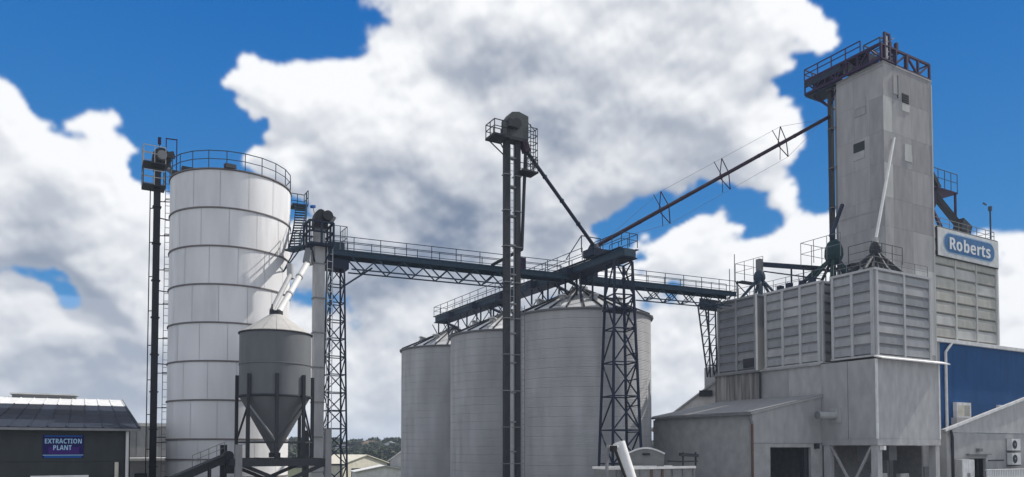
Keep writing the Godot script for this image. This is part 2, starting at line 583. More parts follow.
func gable_house(nm: String, label: String, c: Vector3, w: float, d: float, eave: float, ridge: float, turn: float, wm, rm, group: String, windows := true) -> void:
	var t := thing(nm, label, "building", c, group)
	var poly := [Vector2(-w / 2, 0), Vector2(w / 2, 0), Vector2(w / 2, eave), Vector2(0, ridge), Vector2(-w / 2, eave)]
	put(t, "wall", prism_mesh(poly, d), wm, Transform3D(Basis(), c + Vector3(0, 0, d / 2)))
	for s in [-1.0, 1.0]:
		var a := Vector2(s * (w / 2 + 0.35), eave - 0.35 * (ridge - eave) / (w / 2))
		var b := Vector2(0, ridge)
		var n := Vector2(-(b - a).y, (b - a).x).normalized() * 0.14
		if n.y < 0.0:
			n = -n
		var o := Vector2(0, 0.02)
		put(t, "roof", prism_mesh([a + o, b + o, b + n + o, a + n + o], d + 0.7), rm, Transform3D(Basis(), c + Vector3(0, 0, d / 2 + 0.35)))
	if windows:
		for k in 2:
			bx(t, "window", "glass_dark", c + Vector3(-w * 0.32 + k * w * 0.4, eave * 0.35, d / 2 - 0.02), c + Vector3(-w * 0.32 + k * w * 0.4 + w * 0.2, eave * 0.8, d / 2 + 0.03))
	t.rotation.y = turn

func build_background() -> void:
	# scrub and trees on the far rise
	var clump := SurfaceTool.new()
	clump.begin(Mesh.PRIMITIVE_TRIANGLES)
	clump.set_smooth_group(-1)
	var r := RandomNumberGenerator.new()
	r.seed = 77
	for k in 150:
		var d := Vector3(r.randfn(), r.randfn() * 0.8, r.randfn()).normalized() * pow(r.randf(), 0.4)
		d = d * Vector3(1.0, 0.85, 1.0) + Vector3(0, 0.9, 0)
		var a := Vector3(r.randfn(), r.randfn(), r.randfn()).normalized() * 0.30
		var b := a.cross(Vector3(r.randfn(), r.randfn(), r.randfn())).normalized() * 0.26
		clump.add_vertex(d + a)
		clump.add_vertex(d - a * 0.6 + b)
		clump.add_vertex(d - a * 0.6 - b)
	clump.generate_normals()
	var cm := clump.commit()
	var mm := MultiMesh.new()
	mm.transform_format = MultiMesh.TRANSFORM_3D
	mm.use_colors = true
	mm.mesh = cm
	var n := 3400
	mm.instance_count = n
	for k in n:
		var az := deg_to_rad(r.randf_range(-16.0, 76.0))
		var rad := 250.0 + 330.0 * pow(r.randf(), 0.8)
		var s := r.randf_range(1.1, 2.6) * (1.35 if r.randf() < 0.12 else 1.0)
		var p := Vector3(sin(az) * rad, land_y(rad) - 0.3, -cos(az) * rad)
		mm.set_instance_transform(k, Transform3D(Basis(Vector3.UP, r.randf() * TAU) * Basis.from_scale(Vector3(s * r.randf_range(1.0, 1.7), s, s * r.randf_range(1.0, 1.7))), p))
		var v := r.randf_range(0.7, 1.3)
		mm.set_instance_color(k, Color(0.036 * v, 0.050 * v, 0.022 * v * r.randf_range(0.8, 1.3)))
	var wood := MultiMeshInstance3D.new()
	wood.name = "hillside_wood"
	wood.multimesh = mm
	var fm := StandardMaterial3D.new()
	fm.vertex_color_use_as_albedo = true
	fm.roughness = 0.9
	wood.material_override = fm
	wood.set_meta("kind", "stuff")
	wood.set_meta("label", "dark green trees and scrub covering the low hill on the horizon")
	wood.set_meta("category", "trees")
	add_child(wood)
	var at := func(x: float, z: float) -> Vector3: return Vector3(x, land_at(x, z), z)
	gable_house("far_house", "small house with terracotta roof on the far hill between silos", at.call(123.0, -352.0), 7.0, 6.0, 2.8, 4.2, 0.3, "cream", "tile_roof", "houses on the far hill")
	gable_house("far_house", "small white house near the ridge left of the grey silos", at.call(129.5, -343.0), 6.0, 6.0, 2.8, 4.0, -0.5, "trim_white", "galv", "houses on the far hill")
	gable_house("far_house", "little pale cottage low on the scrubby hillside", at.call(98.0, -318.0), 5.0, 6.0, 2.4, 3.8, 0.1, "trim_white", "galv_dull", "houses on the far hill")
	gable_house("far_shed", "long cream roofed shed beyond the lattice tower", at.call(46.5, -146.5), 13.0, 9.0, 4.4, 6.0, 0.52, "cream", "cream", "sheds beyond the yard")
	gable_house("far_shed", "grey steel shed half hidden by the left grey silo", at.call(53.5, -131.5), 6.0, 6.0, 4.2, 6.4, -0.6, "galv", "galv_pale", "sheds beyond the yard", false)
	gable_house("far_shed", "low white roofed shed in front of the cream shed", at.call(46.5, -127.0), 10.0, 6.0, 1.7, 2.7, -0.2, "trim_white", "galv_pale", "sheds beyond the yard", false)

# ------------------------------------------------------------------ left shed
func build_extraction_shed() -> void:
	var x0 := -14.0
	var x1 := 2.45
	var zf := -50.65
	var t := thing("extraction_shed", "dark grey shed with navy sheet roof left of the white silo", "shed", Vector3(-6, 0, -55))
	# front wall, two courses and a lintel over the roller door
	bx(t, "wall", "shed_wall", Vector3(x0, 3.42, zf), Vector3(x1, 5.3, zf - 0.2))
	bx(t, "wall", "shed_wall", Vector3(x0, 0, zf), Vector3(-2.62, 3.38, zf - 0.2))
	bx(t, "wall", "shed_wall", Vector3(0.32, 0, zf), Vector3(x1, 3.38, zf - 0.2))
	bx(t, "wall", "shed_wall", Vector3(-2.62, 2.62, zf), Vector3(0.32, 3.38, zf - 0.2))
	bx(t, "wall_joint", "shed_wall", Vector3(x0, 3.3, zf - 0.04), Vector3(x1, 3.5, zf - 0.18))
	var dr := sub(t, "roller_door")
	bx(dr, "curtain", "trim_white", Vector3(-2.6, 0, zf + 0.03), Vector3(0.3, 2.6, zf - 0.1))
	for k in 9:
		bx(dr, "slat", "sign_board", Vector3(-2.55, 0.05 + k * 0.28, zf + 0.03), Vector3(0.25, 0.3 + k * 0.28, zf + 0.05))
	var side := [Vector2(50.85, 0), Vector2(100, 0), Vector2(100, 5.3), Vector2(75.6, 8.25), Vector2(50.85, 5.3)]
	for xx in [x1, x0 + 0.2]:
		put(t, "end_wall", prism_mesh(side, 0.2), "shed_wall", Transform3D(Basis(Vector3(0, 0, -1), Vector3.UP, Vector3(1, 0, 0)), Vector3(xx, 0, 0)))
	bx(t, "wall", "shed_wall", Vector3(x0, 0, -100.2), Vector3(x1, 5.3, -100.0))
	# roof sheets, three rows on the front slope
	var rows := [[-50.28, -58.5], [-58.5, -68.0], [-68.0, -75.6]]
	for k in 18:
		var xa := 2.9 - (k + 1) * 0.94
		for q in 3:
			var za: float = rows[q][0]
			var zb: float = rows[q][1] - (0.12 if q < 2 else 0.0)
			var ya := 5.38 + (-za - 50.28) * 0.1225
			var yb := 5.38 + (-zb - 50.28) * 0.1225
			var lift := 0.03 * (2 - q)
			var m := "shed_roof"
			if q == 2:
				m = "galv_pale"
			elif q == 1 and (k in [3, 4, 6, 7]):
				m = "shed_roof_b"
			bar(t, "roof_sheet", m, Vector3(xa + 0.47, ya + 0.006 * q, za), Vector3(xa + 0.47, yb + 0.006 * q, zb), 0.935, 0.05)
			bar(t, "roof_rib", m, Vector3(xa + 0.94, ya + 0.03 + 0.006 * q, za), Vector3(xa + 0.94, yb + 0.03 + 0.006 * q, zb), 0.07, 0.09)
	bar(t, "roof_deck", "shed_roof", Vector3(-5.6, 5.27, -50.45), Vector3(-5.6, 8.37, -75.6), 16.6, 0.06)
	bar(t, "rear_roof", "shed_roof", Vector3(-5.6, 8.48, -75.6), Vector3(-5.6, 5.45, -100.5), 16.9, 0.08)
	bx(t, "gutter", "galv_dull", Vector3(x0, 5.22, -50.14), Vector3(2.95, 5.36, -50.27))
	bar(t, "barge_board", "steel_dark", Vector3(2.95, 5.36, -50.25), Vector3(2.95, 8.47, -75.6), 0.06, 0.22)
	var rv := sub(t, "ridge_vent")
	bx(rv, "vent_body", "galv_dull", Vector3(-5.3, 8.35, -75.2), Vector3(-0.6, 8.75, -76.4))
	bx(rv, "vent_cap", "galv_pale", Vector3(-5.45, 8.76, -75.0), Vector3(-0.45, 8.86, -76.6))
	tube(t, "downpipe", "galv_pale", Vector3(2.3, 0, -50.5), Vector3(2.3, 5.2, -50.5), 0.09)
	tube(t, "downpipe", "cream", Vector3(1.75, 0, -50.5), Vector3(1.75, 3.35, -50.5), 0.11)
	# sign
	var s := thing("wall_sign", "blue and purple EXTRACTION PLANT sign on the dark grey shed", "sign", Vector3(-1.0, 3.66, zf))
	bx(s, "board", "plant_navy", Vector3(-2.04, 3.62, zf + 0.02), Vector3(0.02, 4.95, zf + 0.06))
	bx(s, "panel", "plant_purple", Vector3(-1.75, 3.85, zf + 0.062), Vector3(-0.2, 4.25, zf + 0.066))
	bx(s, "band", "plant_blue", Vector3(-1.95, 4.85, zf + 0.062), Vector3(-0.07, 4.93, zf + 0.068))
	bx(s, "band", "plant_blue", Vector3(-1.95, 3.62, zf + 0.062), Vector3(-0.07, 3.75, zf + 0.068))
	bx(s, "stripe", "plant_text", Vector3(-2.02, 3.765, zf + 0.062), Vector3(0.0, 3.80, zf + 0.07))
	text(s, "lettering", "EXTRACTION", "plant_text", Vector3(-1.01, 4.60, zf + 0.07), 1.84, 0.28)
	text(s, "lettering", "PLANT", "plant_text", Vector3(-1.05, 4.22, zf + 0.07), 0.92, 0.28)
	# pale building between this shed and the white silo
	var g := thing("corrugated_shed", "pale corrugated shed glimpsed between dark shed and white silo", "shed", Vector3(3, 0, -80))
	bx(g, "wall", "sheet_grey", Vector3(3.3, 0, -84), Vector3(14, 6.2, -76.5))
	for k in 11:
		bx(g, "sheet", "sheet_pale" if k % 3 else "sheet_grey", Vector3(3.3 + k * 0.94, 1.5, -76.5), Vector3(3.3 + k * 0.94 + 0.88, 6.2, -76.44))
	bx(g, "cornice", "galv_pale", Vector3(3.2, 6.2, -84.2), Vector3(14.2, 6.5, -76.3))
	var gd := thing("low_annexe", "low grey annexe with flat roof behind the dark elevator leg", "shed", Vector3(5, 0, -66))
	bx(gd, "wall", "sheet_grey", Vector3(3.2, 0, -68.5), Vector3(8.5, 3.2, -65.2))
	bx(gd, "roof", "galv_pale", Vector3(3.1, 3.2, -68.6), Vector3(8.6, 3.4, -65.0))
	bx(gd, "door", "shed_wall", Vector3(3.5, 0, -65.2), Vector3(4.4, 2.2, -65.14))

func text(par: Node3D, nm: String, s: String, m, c: Vector3, w: float, h: float, serif := false) -> MeshInstance3D:
	var f := SystemFont.new()
	f.font_names = PackedStringArray(["Droid Serif" if serif else "Droid Sans"])
	f.font_weight = 800
	var tm := TextMesh.new()
	tm.text = s
	tm.font = f
	tm.font_size = 64
	tm.pixel_size = 0.01
	tm.depth = 0.02
	tm.curve_step = 1.0
	var bb := tm.get_aabb()
	var kx := w / maxf(bb.size.x, 0.01)
	var ky := h / maxf(bb.size.y, 0.01)
	var mid := bb.position + bb.size * 0.5
	var b := Basis.from_scale(Vector3(kx, ky, 1.0))
	return put(par, nm, tm, m, Transform3D(b, c - b * mid + Vector3(0, 0, 0.011)))

# ------------------------------------------------------------------ white silo
func build_white_silo() -> void:
	var c := Vector3(9.33, 0, -58.22)
	var R := 4.22
	var H := 23.58
	var t := thing("white_silo", "tall white ringed steel silo with railed top and spiral stair", "silo", c)
	put(t, "shell_core", lathe_mesh([Vector2(R - 0.05, 0), Vector2(R - 0.05, H - 0.02), Vector2(0, H - 0.02)], 64), "white_core", Transform3D(Basis(), c))
	var nseg := 14
	var ha := TAU / nseg / 2.0 - 0.003
	var prof := [Vector2(R - 0.05, 0.0), Vector2(R, 0.015), Vector2(R, 1.0 - 0.015), Vector2(R - 0.05, 1.0)]
	var plate := lathe_mesh(prof, 8, -ha, ha)
	var hs := [0.0, 2.15, 4.8, 7.5, 10.2, 12.87, 15.53, 18.2, 20.88, H]
	var wm := ["white_a", "white_a", "white_b", "white_a", "white_c"]
	for k in hs.size() - 1:
		var y0: float = hs[k] + 0.02
		var y1: float = hs[k + 1] - 0.02
		for i in nseg:
			var a := TAU * i / nseg + (k % 3) * 0.145 + 0.05
			var b := Basis(Vector3.UP, -a) * Basis.from_scale(Vector3(1, y1 - y0, 1))
			put(t, "plate", plate, wm[rng.randi() % wm.size()], Transform3D(b, c + Vector3.UP * y0))
	var ring := lathe_mesh([Vector2(R - 0.02, -0.05), Vector2(R + 0.07, -0.045), Vector2(R + 0.07, 0.045), Vector2(R - 0.02, 0.05)], 72)
	for y in [2.15, 3.4, 4.8, 7.5, 10.2, 12.87, 15.53, 18.2, 20.88]:
		put(t, "ring", ring, "ring_rust", Transform3D(Basis(), c + Vector3.UP * y))
	put(t, "top_rim", lathe_mesh([Vector2(R - 0.1, H - 0.02), Vector2(R + 0.09, H - 0.02), Vector2(R + 0.09, H + 0.06), Vector2(R - 0.1, H + 0.09)], 72), "ring_rust", Transform3D(Basis(), c))
	put(t, "roof", lathe_mesh([Vector2(R - 0.1, H + 0.03), Vector2(0.0, H + 0.35)], 48), "white_b", Transform3D(Basis(), c))
	# railing round the roof edge
	var pts := []
	for i in 22:
		var a := TAU * i / 22.0 + 0.1
		pts.append(c + Vector3(cos(a) * (R + 0.02), H + 0.09, sin(a) * (R + 0.02)))
	railing(t, "steel_blue", pts, 9.0, 1.2, 0.05, true)
	# floodlight on the rim and hatches
	var a0 := deg_to_rad(101.0)
	var fp := c + Vector3(cos(a0) * (R + 0.05), H + 0.22, sin(a0) * (R + 0.05))
	box(t, "floodlight", "steel_dark", fp, Vector3(0.75, 0.28, 0.35), Vector3(0, 0.3, 0.1))
	var a1 := deg_to_rad(172.0)
	box(t, "hatch", "steel_dark", c + Vector3(cos(a1) * (R - 0.3), H + 0.25, sin(a1) * (R - 0.3)), Vector3(0.6, 0.4, 0.6))
	box(t, "hatch", "steel_dark", c + Vector3(cos(2.6) * (R - 0.5), H + 0.25, sin(2.6) * (R - 0.5)), Vector3(1.0, 0.3, 0.5))
	# spiral stair on the side of elevator leg
	var st := sub(t, "stair")
	var n := 17
	var inner := []
	var outer := []
	for i in n + 1:
		var f := float(i) / n
		var a := deg_to_rad(lerpf(12.0, 40.0, f))
		var d := Vector3(cos(a), 0, sin(a))
		var y := lerpf(22.9, 18.85, f)
		inner.append(c + d * (R + 0.35) + Vector3.UP * y)
		outer.append(c + d * (R + 1.2) + Vector3.UP * y)
		if i < n:
			bar(st, "tread", "steel_blue", inner[i], outer[i], 0.24, 0.05)
	for i in n:
		bar(st, "stringer", "steel_blue", inner[i] + Vector3.DOWN * 0.05, inner[i + 1] + Vector3.DOWN * 0.05, 0.05, 0.2)
		bar(st, "stringer", "steel_blue", outer[i] + Vector3.DOWN * 0.05, outer[i + 1] + Vector3.DOWN * 0.05, 0.05, 0.2)
		bar(st, "handrail", "steel_blue", outer[i] + Vector3.UP * 1.0, outer[i + 1] + Vector3.UP * 1.0, 0.045)
		if i % 3 == 0:
			bar(st, "baluster", "steel_blue", outer[i], outer[i] + Vector3.UP * 1.0, 0.045)
	# landing at the head of the stair
	var ld := c + Vector3(cos(0.09), 0, sin(0.09)) * (R + 0.68)
	box(t, "landing", "steel_blue", ld + Vector3.UP * 22.95, Vector3(1.15, 0.12, 1.3), Vector3(0, -0.09, 0))
	var q := [ld + Vector3(-0.5, 23.0, -0.62), ld + Vector3(0.55, 23.0, -0.6), ld + Vector3(0.55, 23.0, 0.6)]
	railing(t, "steel_blue", q, 0.7, 1.15, 0.05)
	# lower catwalk towards the elevator
	var k0 := c + Vector3(cos(0.7), 0, sin(0.7)) * (R + 0.8) + Vector3.UP * 18.78
	var k1 := Vector3(13.7, 18.78, -53.5)
	bar(t, "catwalk", "steel_blue", k0 + Vector3(-0.2, 0, -0.5), k1, 0.8, 0.12)
	for s in [-0.4, 0.4]:
		var o := Vector3(s * 0.9, 0.05, s * 0.35)
		railing(t, "steel_blue", [k0 + o, k1 + o], 0.8, 1.1, 0.045)
	for f in [0.1, 0.6]:
		var p := k0.lerp(k1, f)
		bar(t, "bracket", "steel_blue", p, c + Vector3(cos(0.7), 0, sin(0.7)) * R + Vector3.UP * 17.2, 0.07)

# ------------------------------------------------------------------ dark elevator leg left of the white silo
func build_leg_one() -> void:
	var c := Vector3(4.5, 0, -61.5)
	var t := thing("bucket_elevator", "thin dark bucket elevator leg left of the white silo", "elevator", c, "bucket elevator legs")
	trunk(t, "steel_dark", "steel_dark", c, 0.46, 0.42, 0.0, 25.2, 2.8)
	ladder(t, "galv_dull", Vector3(5.25, 0.5, -61.1), Vector3(5.25, 25.0, -61.1), Vector3(1, 0, 0.3), 0.42, 0.55)
	for k in 9:
		var y := 2.0 + k * 2.6
		var cg := sub(t, "ladder_cage")
		bar(cg, "hoop", "steel_dark", Vector3(5.0, y, -61.15), Vector3(5.0, y, -60.6), 0.05)
		bar(cg, "hoop", "steel_dark", Vector3(5.0, y, -60.6), Vector3(5.55, y, -60.5), 0.05)
		bar(cg, "hoop", "steel_dark", Vector3(4.7, y, -61.3), Vector3(5.5, y, -61.0), 0.06)
	bar(t, "stay", "steel_dark", Vector3(4.05, 0, -61.75), Vector3(4.05, 24.0, -61.75), 0.07)
	for k in 9:
		bar(t, "stay_tie", "steel_dark", Vector3(4.05, 1.5 + k * 2.6, -61.75), Vector3(4.4, 1.5 + k * 2.6, -61.5), 0.06)
	for k in 4:
		bar(t, "wall_tie", "steel_dark", Vector3(4.7, 5.0 + k * 5.5, -61.2), Vector3(6.3, 5.0 + k * 5.5, -61.7), 0.07)
	for yy in [23.85, 25.55]:
		box(t, "platform", "steel_dark", Vector3(4.25, yy, -61.55), Vector3(1.55, 0.1, 1.5))
		var q := [Vector3(3.5, yy, -62.28), Vector3(5.0, yy, -62.28), Vector3(5.0, yy, -60.82), Vector3(3.5, yy, -60.82)]
		railing(t, "galv", q, 0.8, 1.25 if yy > 25.0 else 1.1, 0.05, true)
	for s in [[3.5, -62.28], [5.0, -62.28], [5.0, -60.82], [3.5, -60.82]]:
		bar(t, "corner_post", "steel_dark", Vector3(s[0], 23.85, s[1]), Vector3(s[0], 25.55, s[1]), 0.06)
	put(t, "head_housing", head_mesh(1.3, 1.5, 0.62), "steel_dark", Transform3D(Basis(), Vector3(4.75, 25.4, -61.2)))
	box(t, "motor", "steel_dark", Vector3(5.35, 26.35, -61.0), Vector3(0.5, 0.45, 0.45), Vector3(0, 0, 0.3))
	tube(t, "drive_drum", "galv_dull", Vector3(4.75, 26.2, -61.15), Vector3(4.75, 26.2, -60.7), 0.34)
	tube(t, "spout", "galv_dull", Vector3(5.2, 25.3, -61.2), Vector3(6.6, 24.4, -60.2), 0.17)
	for p in [[Vector3(5.05, 25.6, -61.3), Vector3(5.05, 27.75, -61.3)], [Vector3(5.75, 25.0, -60.9), Vector3(5.75, 27.65, -60.9)], [Vector3(5.05, 27.7, -61.3), Vector3(5.75, 27.6, -60.9)]]:
		bar(t, "davit", "steel_violet", p[0], p[1], 0.07)
	box(t, "beacon", "steel_violet", Vector3(4.6, 27.5, -61.5), Vector3(0.22, 0.5, 0.22))
	bar(t, "beacon_stem", "steel_dark", Vector3(4.6, 26.6, -61.5), Vector3(4.6, 27.3, -61.5), 0.06)

# ------------------------------------------------------------------ cone-bottomed hopper on its stand
func build_hopper() -> void:
	var c := Vector3(10.55, 0, -48.5)
	var R := 2.2
	var t := thing("hopper_bin", "dark grey cone-bottomed hopper bin in front of the white silo", "hopper", c)
	var shell := [9.45, 11.45]
	put(t, "shell_course", lathe_mesh([Vector2(R, 9.47), Vector2(R, 11.45)], 48), "hopper", Transform3D(Basis(), c))
	put(t, "shell_course", lathe_mesh([Vector2(R - 0.01, 7.45), Vector2(R - 0.01, 9.43)], 48), "hopper", Transform3D(Basis(), c))
	put(t, "seam", lathe_mesh([Vector2(R - 0.02, 9.40), Vector2(R + 0.03, 9.42), Vector2(R + 0.03, 9.48), Vector2(R - 0.02, 9.50)], 48), "hopper", Transform3D(Basis(), c))
	put(t, "seam", lathe_mesh([Vector2(R - 0.02, 7.36), Vector2(R + 0.05, 7.40), Vector2(R + 0.05, 7.48), Vector2(R - 0.02, 7.52)], 48), "steel_dark", Transform3D(Basis(), c))
	put(t, "eave_ring", lathe_mesh([Vector2(R - 0.02, 11.38), Vector2(R + 0.08, 11.40), Vector2(R + 0.08, 11.47), Vector2(R - 0.02, 11.5)], 48), "steel_dark", Transform3D(Basis(), c))
	put(t, "cone", lathe_mesh([Vector2(0.28, 3.75), Vector2(0.28, 4.0), Vector2(R - 0.02, 7.45)], 48), "hopper", Transform3D(Basis(), c))
	var wedge := lathe_mesh([Vector2(R + 0.1, 11.44), Vector2(0.35, 12.75)], 3, -TAU / 32 + 0.006, TAU / 32 - 0.006)
	for i in 16:
		put(t, "roof_sheet", wedge, "hopper_roof", Transform3D(Basis(Vector3.UP, TAU * i / 16.0), c))
	put(t, "roof_deck", lathe_mesh([Vector2(R + 0.05, 11.42), Vector2(0.3, 12.71)], 32), "galv_dull", Transform3D(Basis(), c))
	put(t, "cap", lathe_mesh([Vector2(0.0, 12.7), Vector2(0.42, 12.7), Vector2(0.42, 12.95), Vector2(0.0, 12.97)], 20), "steel_dark", Transform3D(Basis(), c))
	bar(t, "lid_handle", "steel_dark", c + Vector3(-0.3, 12.95, 0.2), c + Vector3(-0.3, 13.35, 0.2), 0.08)
	bar(t, "gate_valve", "steel_dark", c + Vector3(0, 3.6, 0), c + Vector3(0, 3.9, 0), 0.6)
	for i in 8:
		var a := TAU * i / 8.0 + 0.17
		var d := Vector3(cos(a), 0, sin(a)) * (R + 0.1)
		bar(t, "leg", "steel_dark", c + d + Vector3.UP * 3.57, c + d + Vector3.UP * 8.75, 0.19)
		var a2 := TAU * (i + 1) / 8.0 + 0.17
		var d2 := Vector3(cos(a2), 0, sin(a2)) * (R + 0.1)
		bar(t, "strut", "steel_dark", c + d + Vector3.UP * 4.55, c + d2 + Vector3.UP * 4.55, 0.09)
		if i % 2 == 0:
			bar(t, "brace", "galv_dull" if i == 2 else "steel_dark", c + d + Vector3.UP * 4.6, c + d2 + Vector3.UP * 6.9, 0.09)
		else:
			bar(t, "brace", "steel_dark", c + d + Vector3.UP * 6.9, c + d2 + Vector3.UP * 4.6, 0.09)
	# stand
	var s := thing("hopper_stand", "dark steel drive-under stand with crossed braces below the hopper", "steel frame", Vector3(10.55, 0, -48.5))
	var xa := 7.9
	var xb := 13.2
	var za := -51.2
	var zb := -45.85
	for z in [za, zb]:
		bx(s, "beam", "steel_dark", Vector3(xa - 0.2, 3.1, z - 0.16), Vector3(xb + 0.2, 3.55, z + 0.16))
		for x in [xa, xb]:
			bx(s, "post", "galv_dull" if z == zb else "steel_dark", Vector3(x - 0.19, 0, z - 0.19), Vector3(x + 0.19, 4.4 if x == xa else 5.4, z + 0.19))
	for x in [xa, xb]:
		bx(s, "beam", "steel_dark", Vector3(x - 0.16, 3.11, za + 0.2), Vector3(x + 0.16, 3.54, zb - 0.2))
	for k in 4:
		bx(s, "joist", "steel_dark", Vector3(8.3 + k * 1.45, 3.2, za + 0.2), Vector3(8.55 + k * 1.45, 3.57, zb - 0.2))
	for z in [za, zb]:
		for f in [[xa, 1.0, xb, 3.3], [xb, 1.0, xa, 3.3]]:
			bar(s, "brace", "steel_dark", Vector3(f[0], f[1], z + (0.03 if f[0] == xa else -0.19)), Vector3(f[2], f[3], z + (0.03 if f[0] == xa else -0.19)), 0.22)
	# inclined feed conveyor
	var v := thing("inclined_conveyor", "dark inclined belt conveyor rising to the hopper stand", "conveyor", Vector3(4, 0, -47.5))
	var p := Vector3(0.4, 0.5, -46.4)
	var q := Vector3(7.75, 3.62, -48.55)
	bar(v, "casing", "steel_dark", p, q, 0.55, 0.42)
	bar(v, "belt_cover", "steel_dark", p + Vector3.UP * 0.25, q + Vector3.UP * 0.25, 0.7, 0.06)
	tube(v, "head_drum", "steel_dark", q + Vector3(0.0, 0.1, 0.35), q + Vector3(0.0, 0.1, -0.35), 0.3)
	box(v, "discharge_chute", "steel_dark", q + Vector3(0.15, -0.55, 0), Vector3(0.6, 0.9, 0.55))
	for f in [0.12, 0.5, 0.85]:
		var b := p.lerp(q, f)
		for zz in [-0.3, 0.3]:
			bar(v, "leg", "steel_dark", Vector3(b.x, 0, b.z + zz), Vector3(b.x, b.y, b.z + zz), 0.12)
	var rl := [p.lerp(q, 0.72) + Vector3(0, 0.3, -0.35), p.lerp(q, 0.98) + Vector3(0, 0.3, -0.35)]
	railing(v, "galv_dull", rl, 0.5, 0.7, 0.035)

# ------------------------------------------------------------------ pale elevator leg and its spouts
func build_leg_two() -> void:
	var c := Vector3(14.45, 0, -52.86)
	var t := thing("bucket_elevator", "pale grey bucket elevator leg beside the cone-bottomed hopper", "elevator", c, "bucket elevator legs")
	trunk(t, "galv", "galv_dull", c, 0.74, 0.62, 0.0, 19.9, 2.4)
	ladder(t, "galv", Vector3(15.15, 0.3, -52.45), Vector3(15.15, 19.0, -52.45), Vector3(1, 0, -0.2), 0.42, 0.55)
	box(t, "platform", "steel_navy", Vector3(14.42, 18.72, -52.86), Vector3(1.75, 0.16, 1.65))
	var q := [Vector3(13.56, 18.8, -53.66), Vector3(15.28, 18.8, -53.66), Vector3(15.28, 18.8, -52.06), Vector3(13.56, 18.8, -52.06)]
	railing(t, "steel_navy", q, 0.8, 1.5, 0.13, true)
	put(t, "head_housing", head_mesh(1.0, 1.5, 0.7), "steel_dark", Transform3D(Basis(), Vector3(14.5, 19.85, -52.5)))
	box(t, "motor", "galv_dull", Vector3(15.2, 20.75, -52.6), Vector3(0.55, 0.5, 0.5), Vector3(0, 0, -0.5))
	tube(t, "drive_guard", "steel_dark", Vector3(14.9, 20.85, -52.45), Vector3(14.9, 20.85, -52.1), 0.36)
	box(t, "beacon", "plant_blue", Vector3(14.0, 21.55, -52.9), Vector3(0.28, 0.18, 0.28), Vector3(0, 0.4, 0.2))
	bar(t, "beacon_stem", "galv_dull", Vector3(14.1, 21.1, -52.9), Vector3(14.02, 21.5, -52.9), 0.04)
	for k in 4:
		bar(t, "knee_brace", "steel_navy", Vector3(13.6 + (k % 2) * 1.65, 18.65, -53.6 + (k / 2) * 1.5), Vector3(14.1 + (k % 2) * 0.7, 17.4, -53.15 + (k / 2) * 0.58), 0.1)
	bar(t, "diverter", "galv_dull", Vector3(13.75, 18.3, -52.6), Vector3(13.45, 17.2, -52.2), 0.5)
	# spouts to the hopper
	var s := thing("grain_spout", "pale spout pipe sloping from the elevator down to the hopper roof", "pipe", Vector3(10.55, 12.9, -48.5), "grain spouts")
	tube(s, "pipe", "galv_pale", Vector3(13.5, 17.3, -52.25), Vector3(10.75, 12.95, -48.6), 0.2)
	tube(s, "branch", "galv", Vector3(12.0, 16.0, -50.9), Vector3(10.3, 13.0, -48.6), 0.16)
	tube(s, "elbow", "galv", Vector3(12.0, 15.7, -50.9), Vector3(12.0, 16.7, -51.0), 0.24)
	for f in [0.3, 0.65]:
		var p := Vector3(13.5, 17.3, -52.25).lerp(Vector3(10.75, 12.95, -48.6), f)
		tube(s, "collar", "galv", p, p + Vector3(-0.06, -0.095, 0.08), 0.25)
	# lattice tower that carries the start of the bridge
	var l := thing("lattice_tower", "slender navy lattice tower under the left end of the bridge", "lattice tower", Vector3(17.26, 0, -58.16), "lattice towers")
	lattice(l, "steel_navy", Vector3(17.26, 0, -58.16), 0.84, 0.54, 0.0, 18.6, 13, 0.12, 0.075)

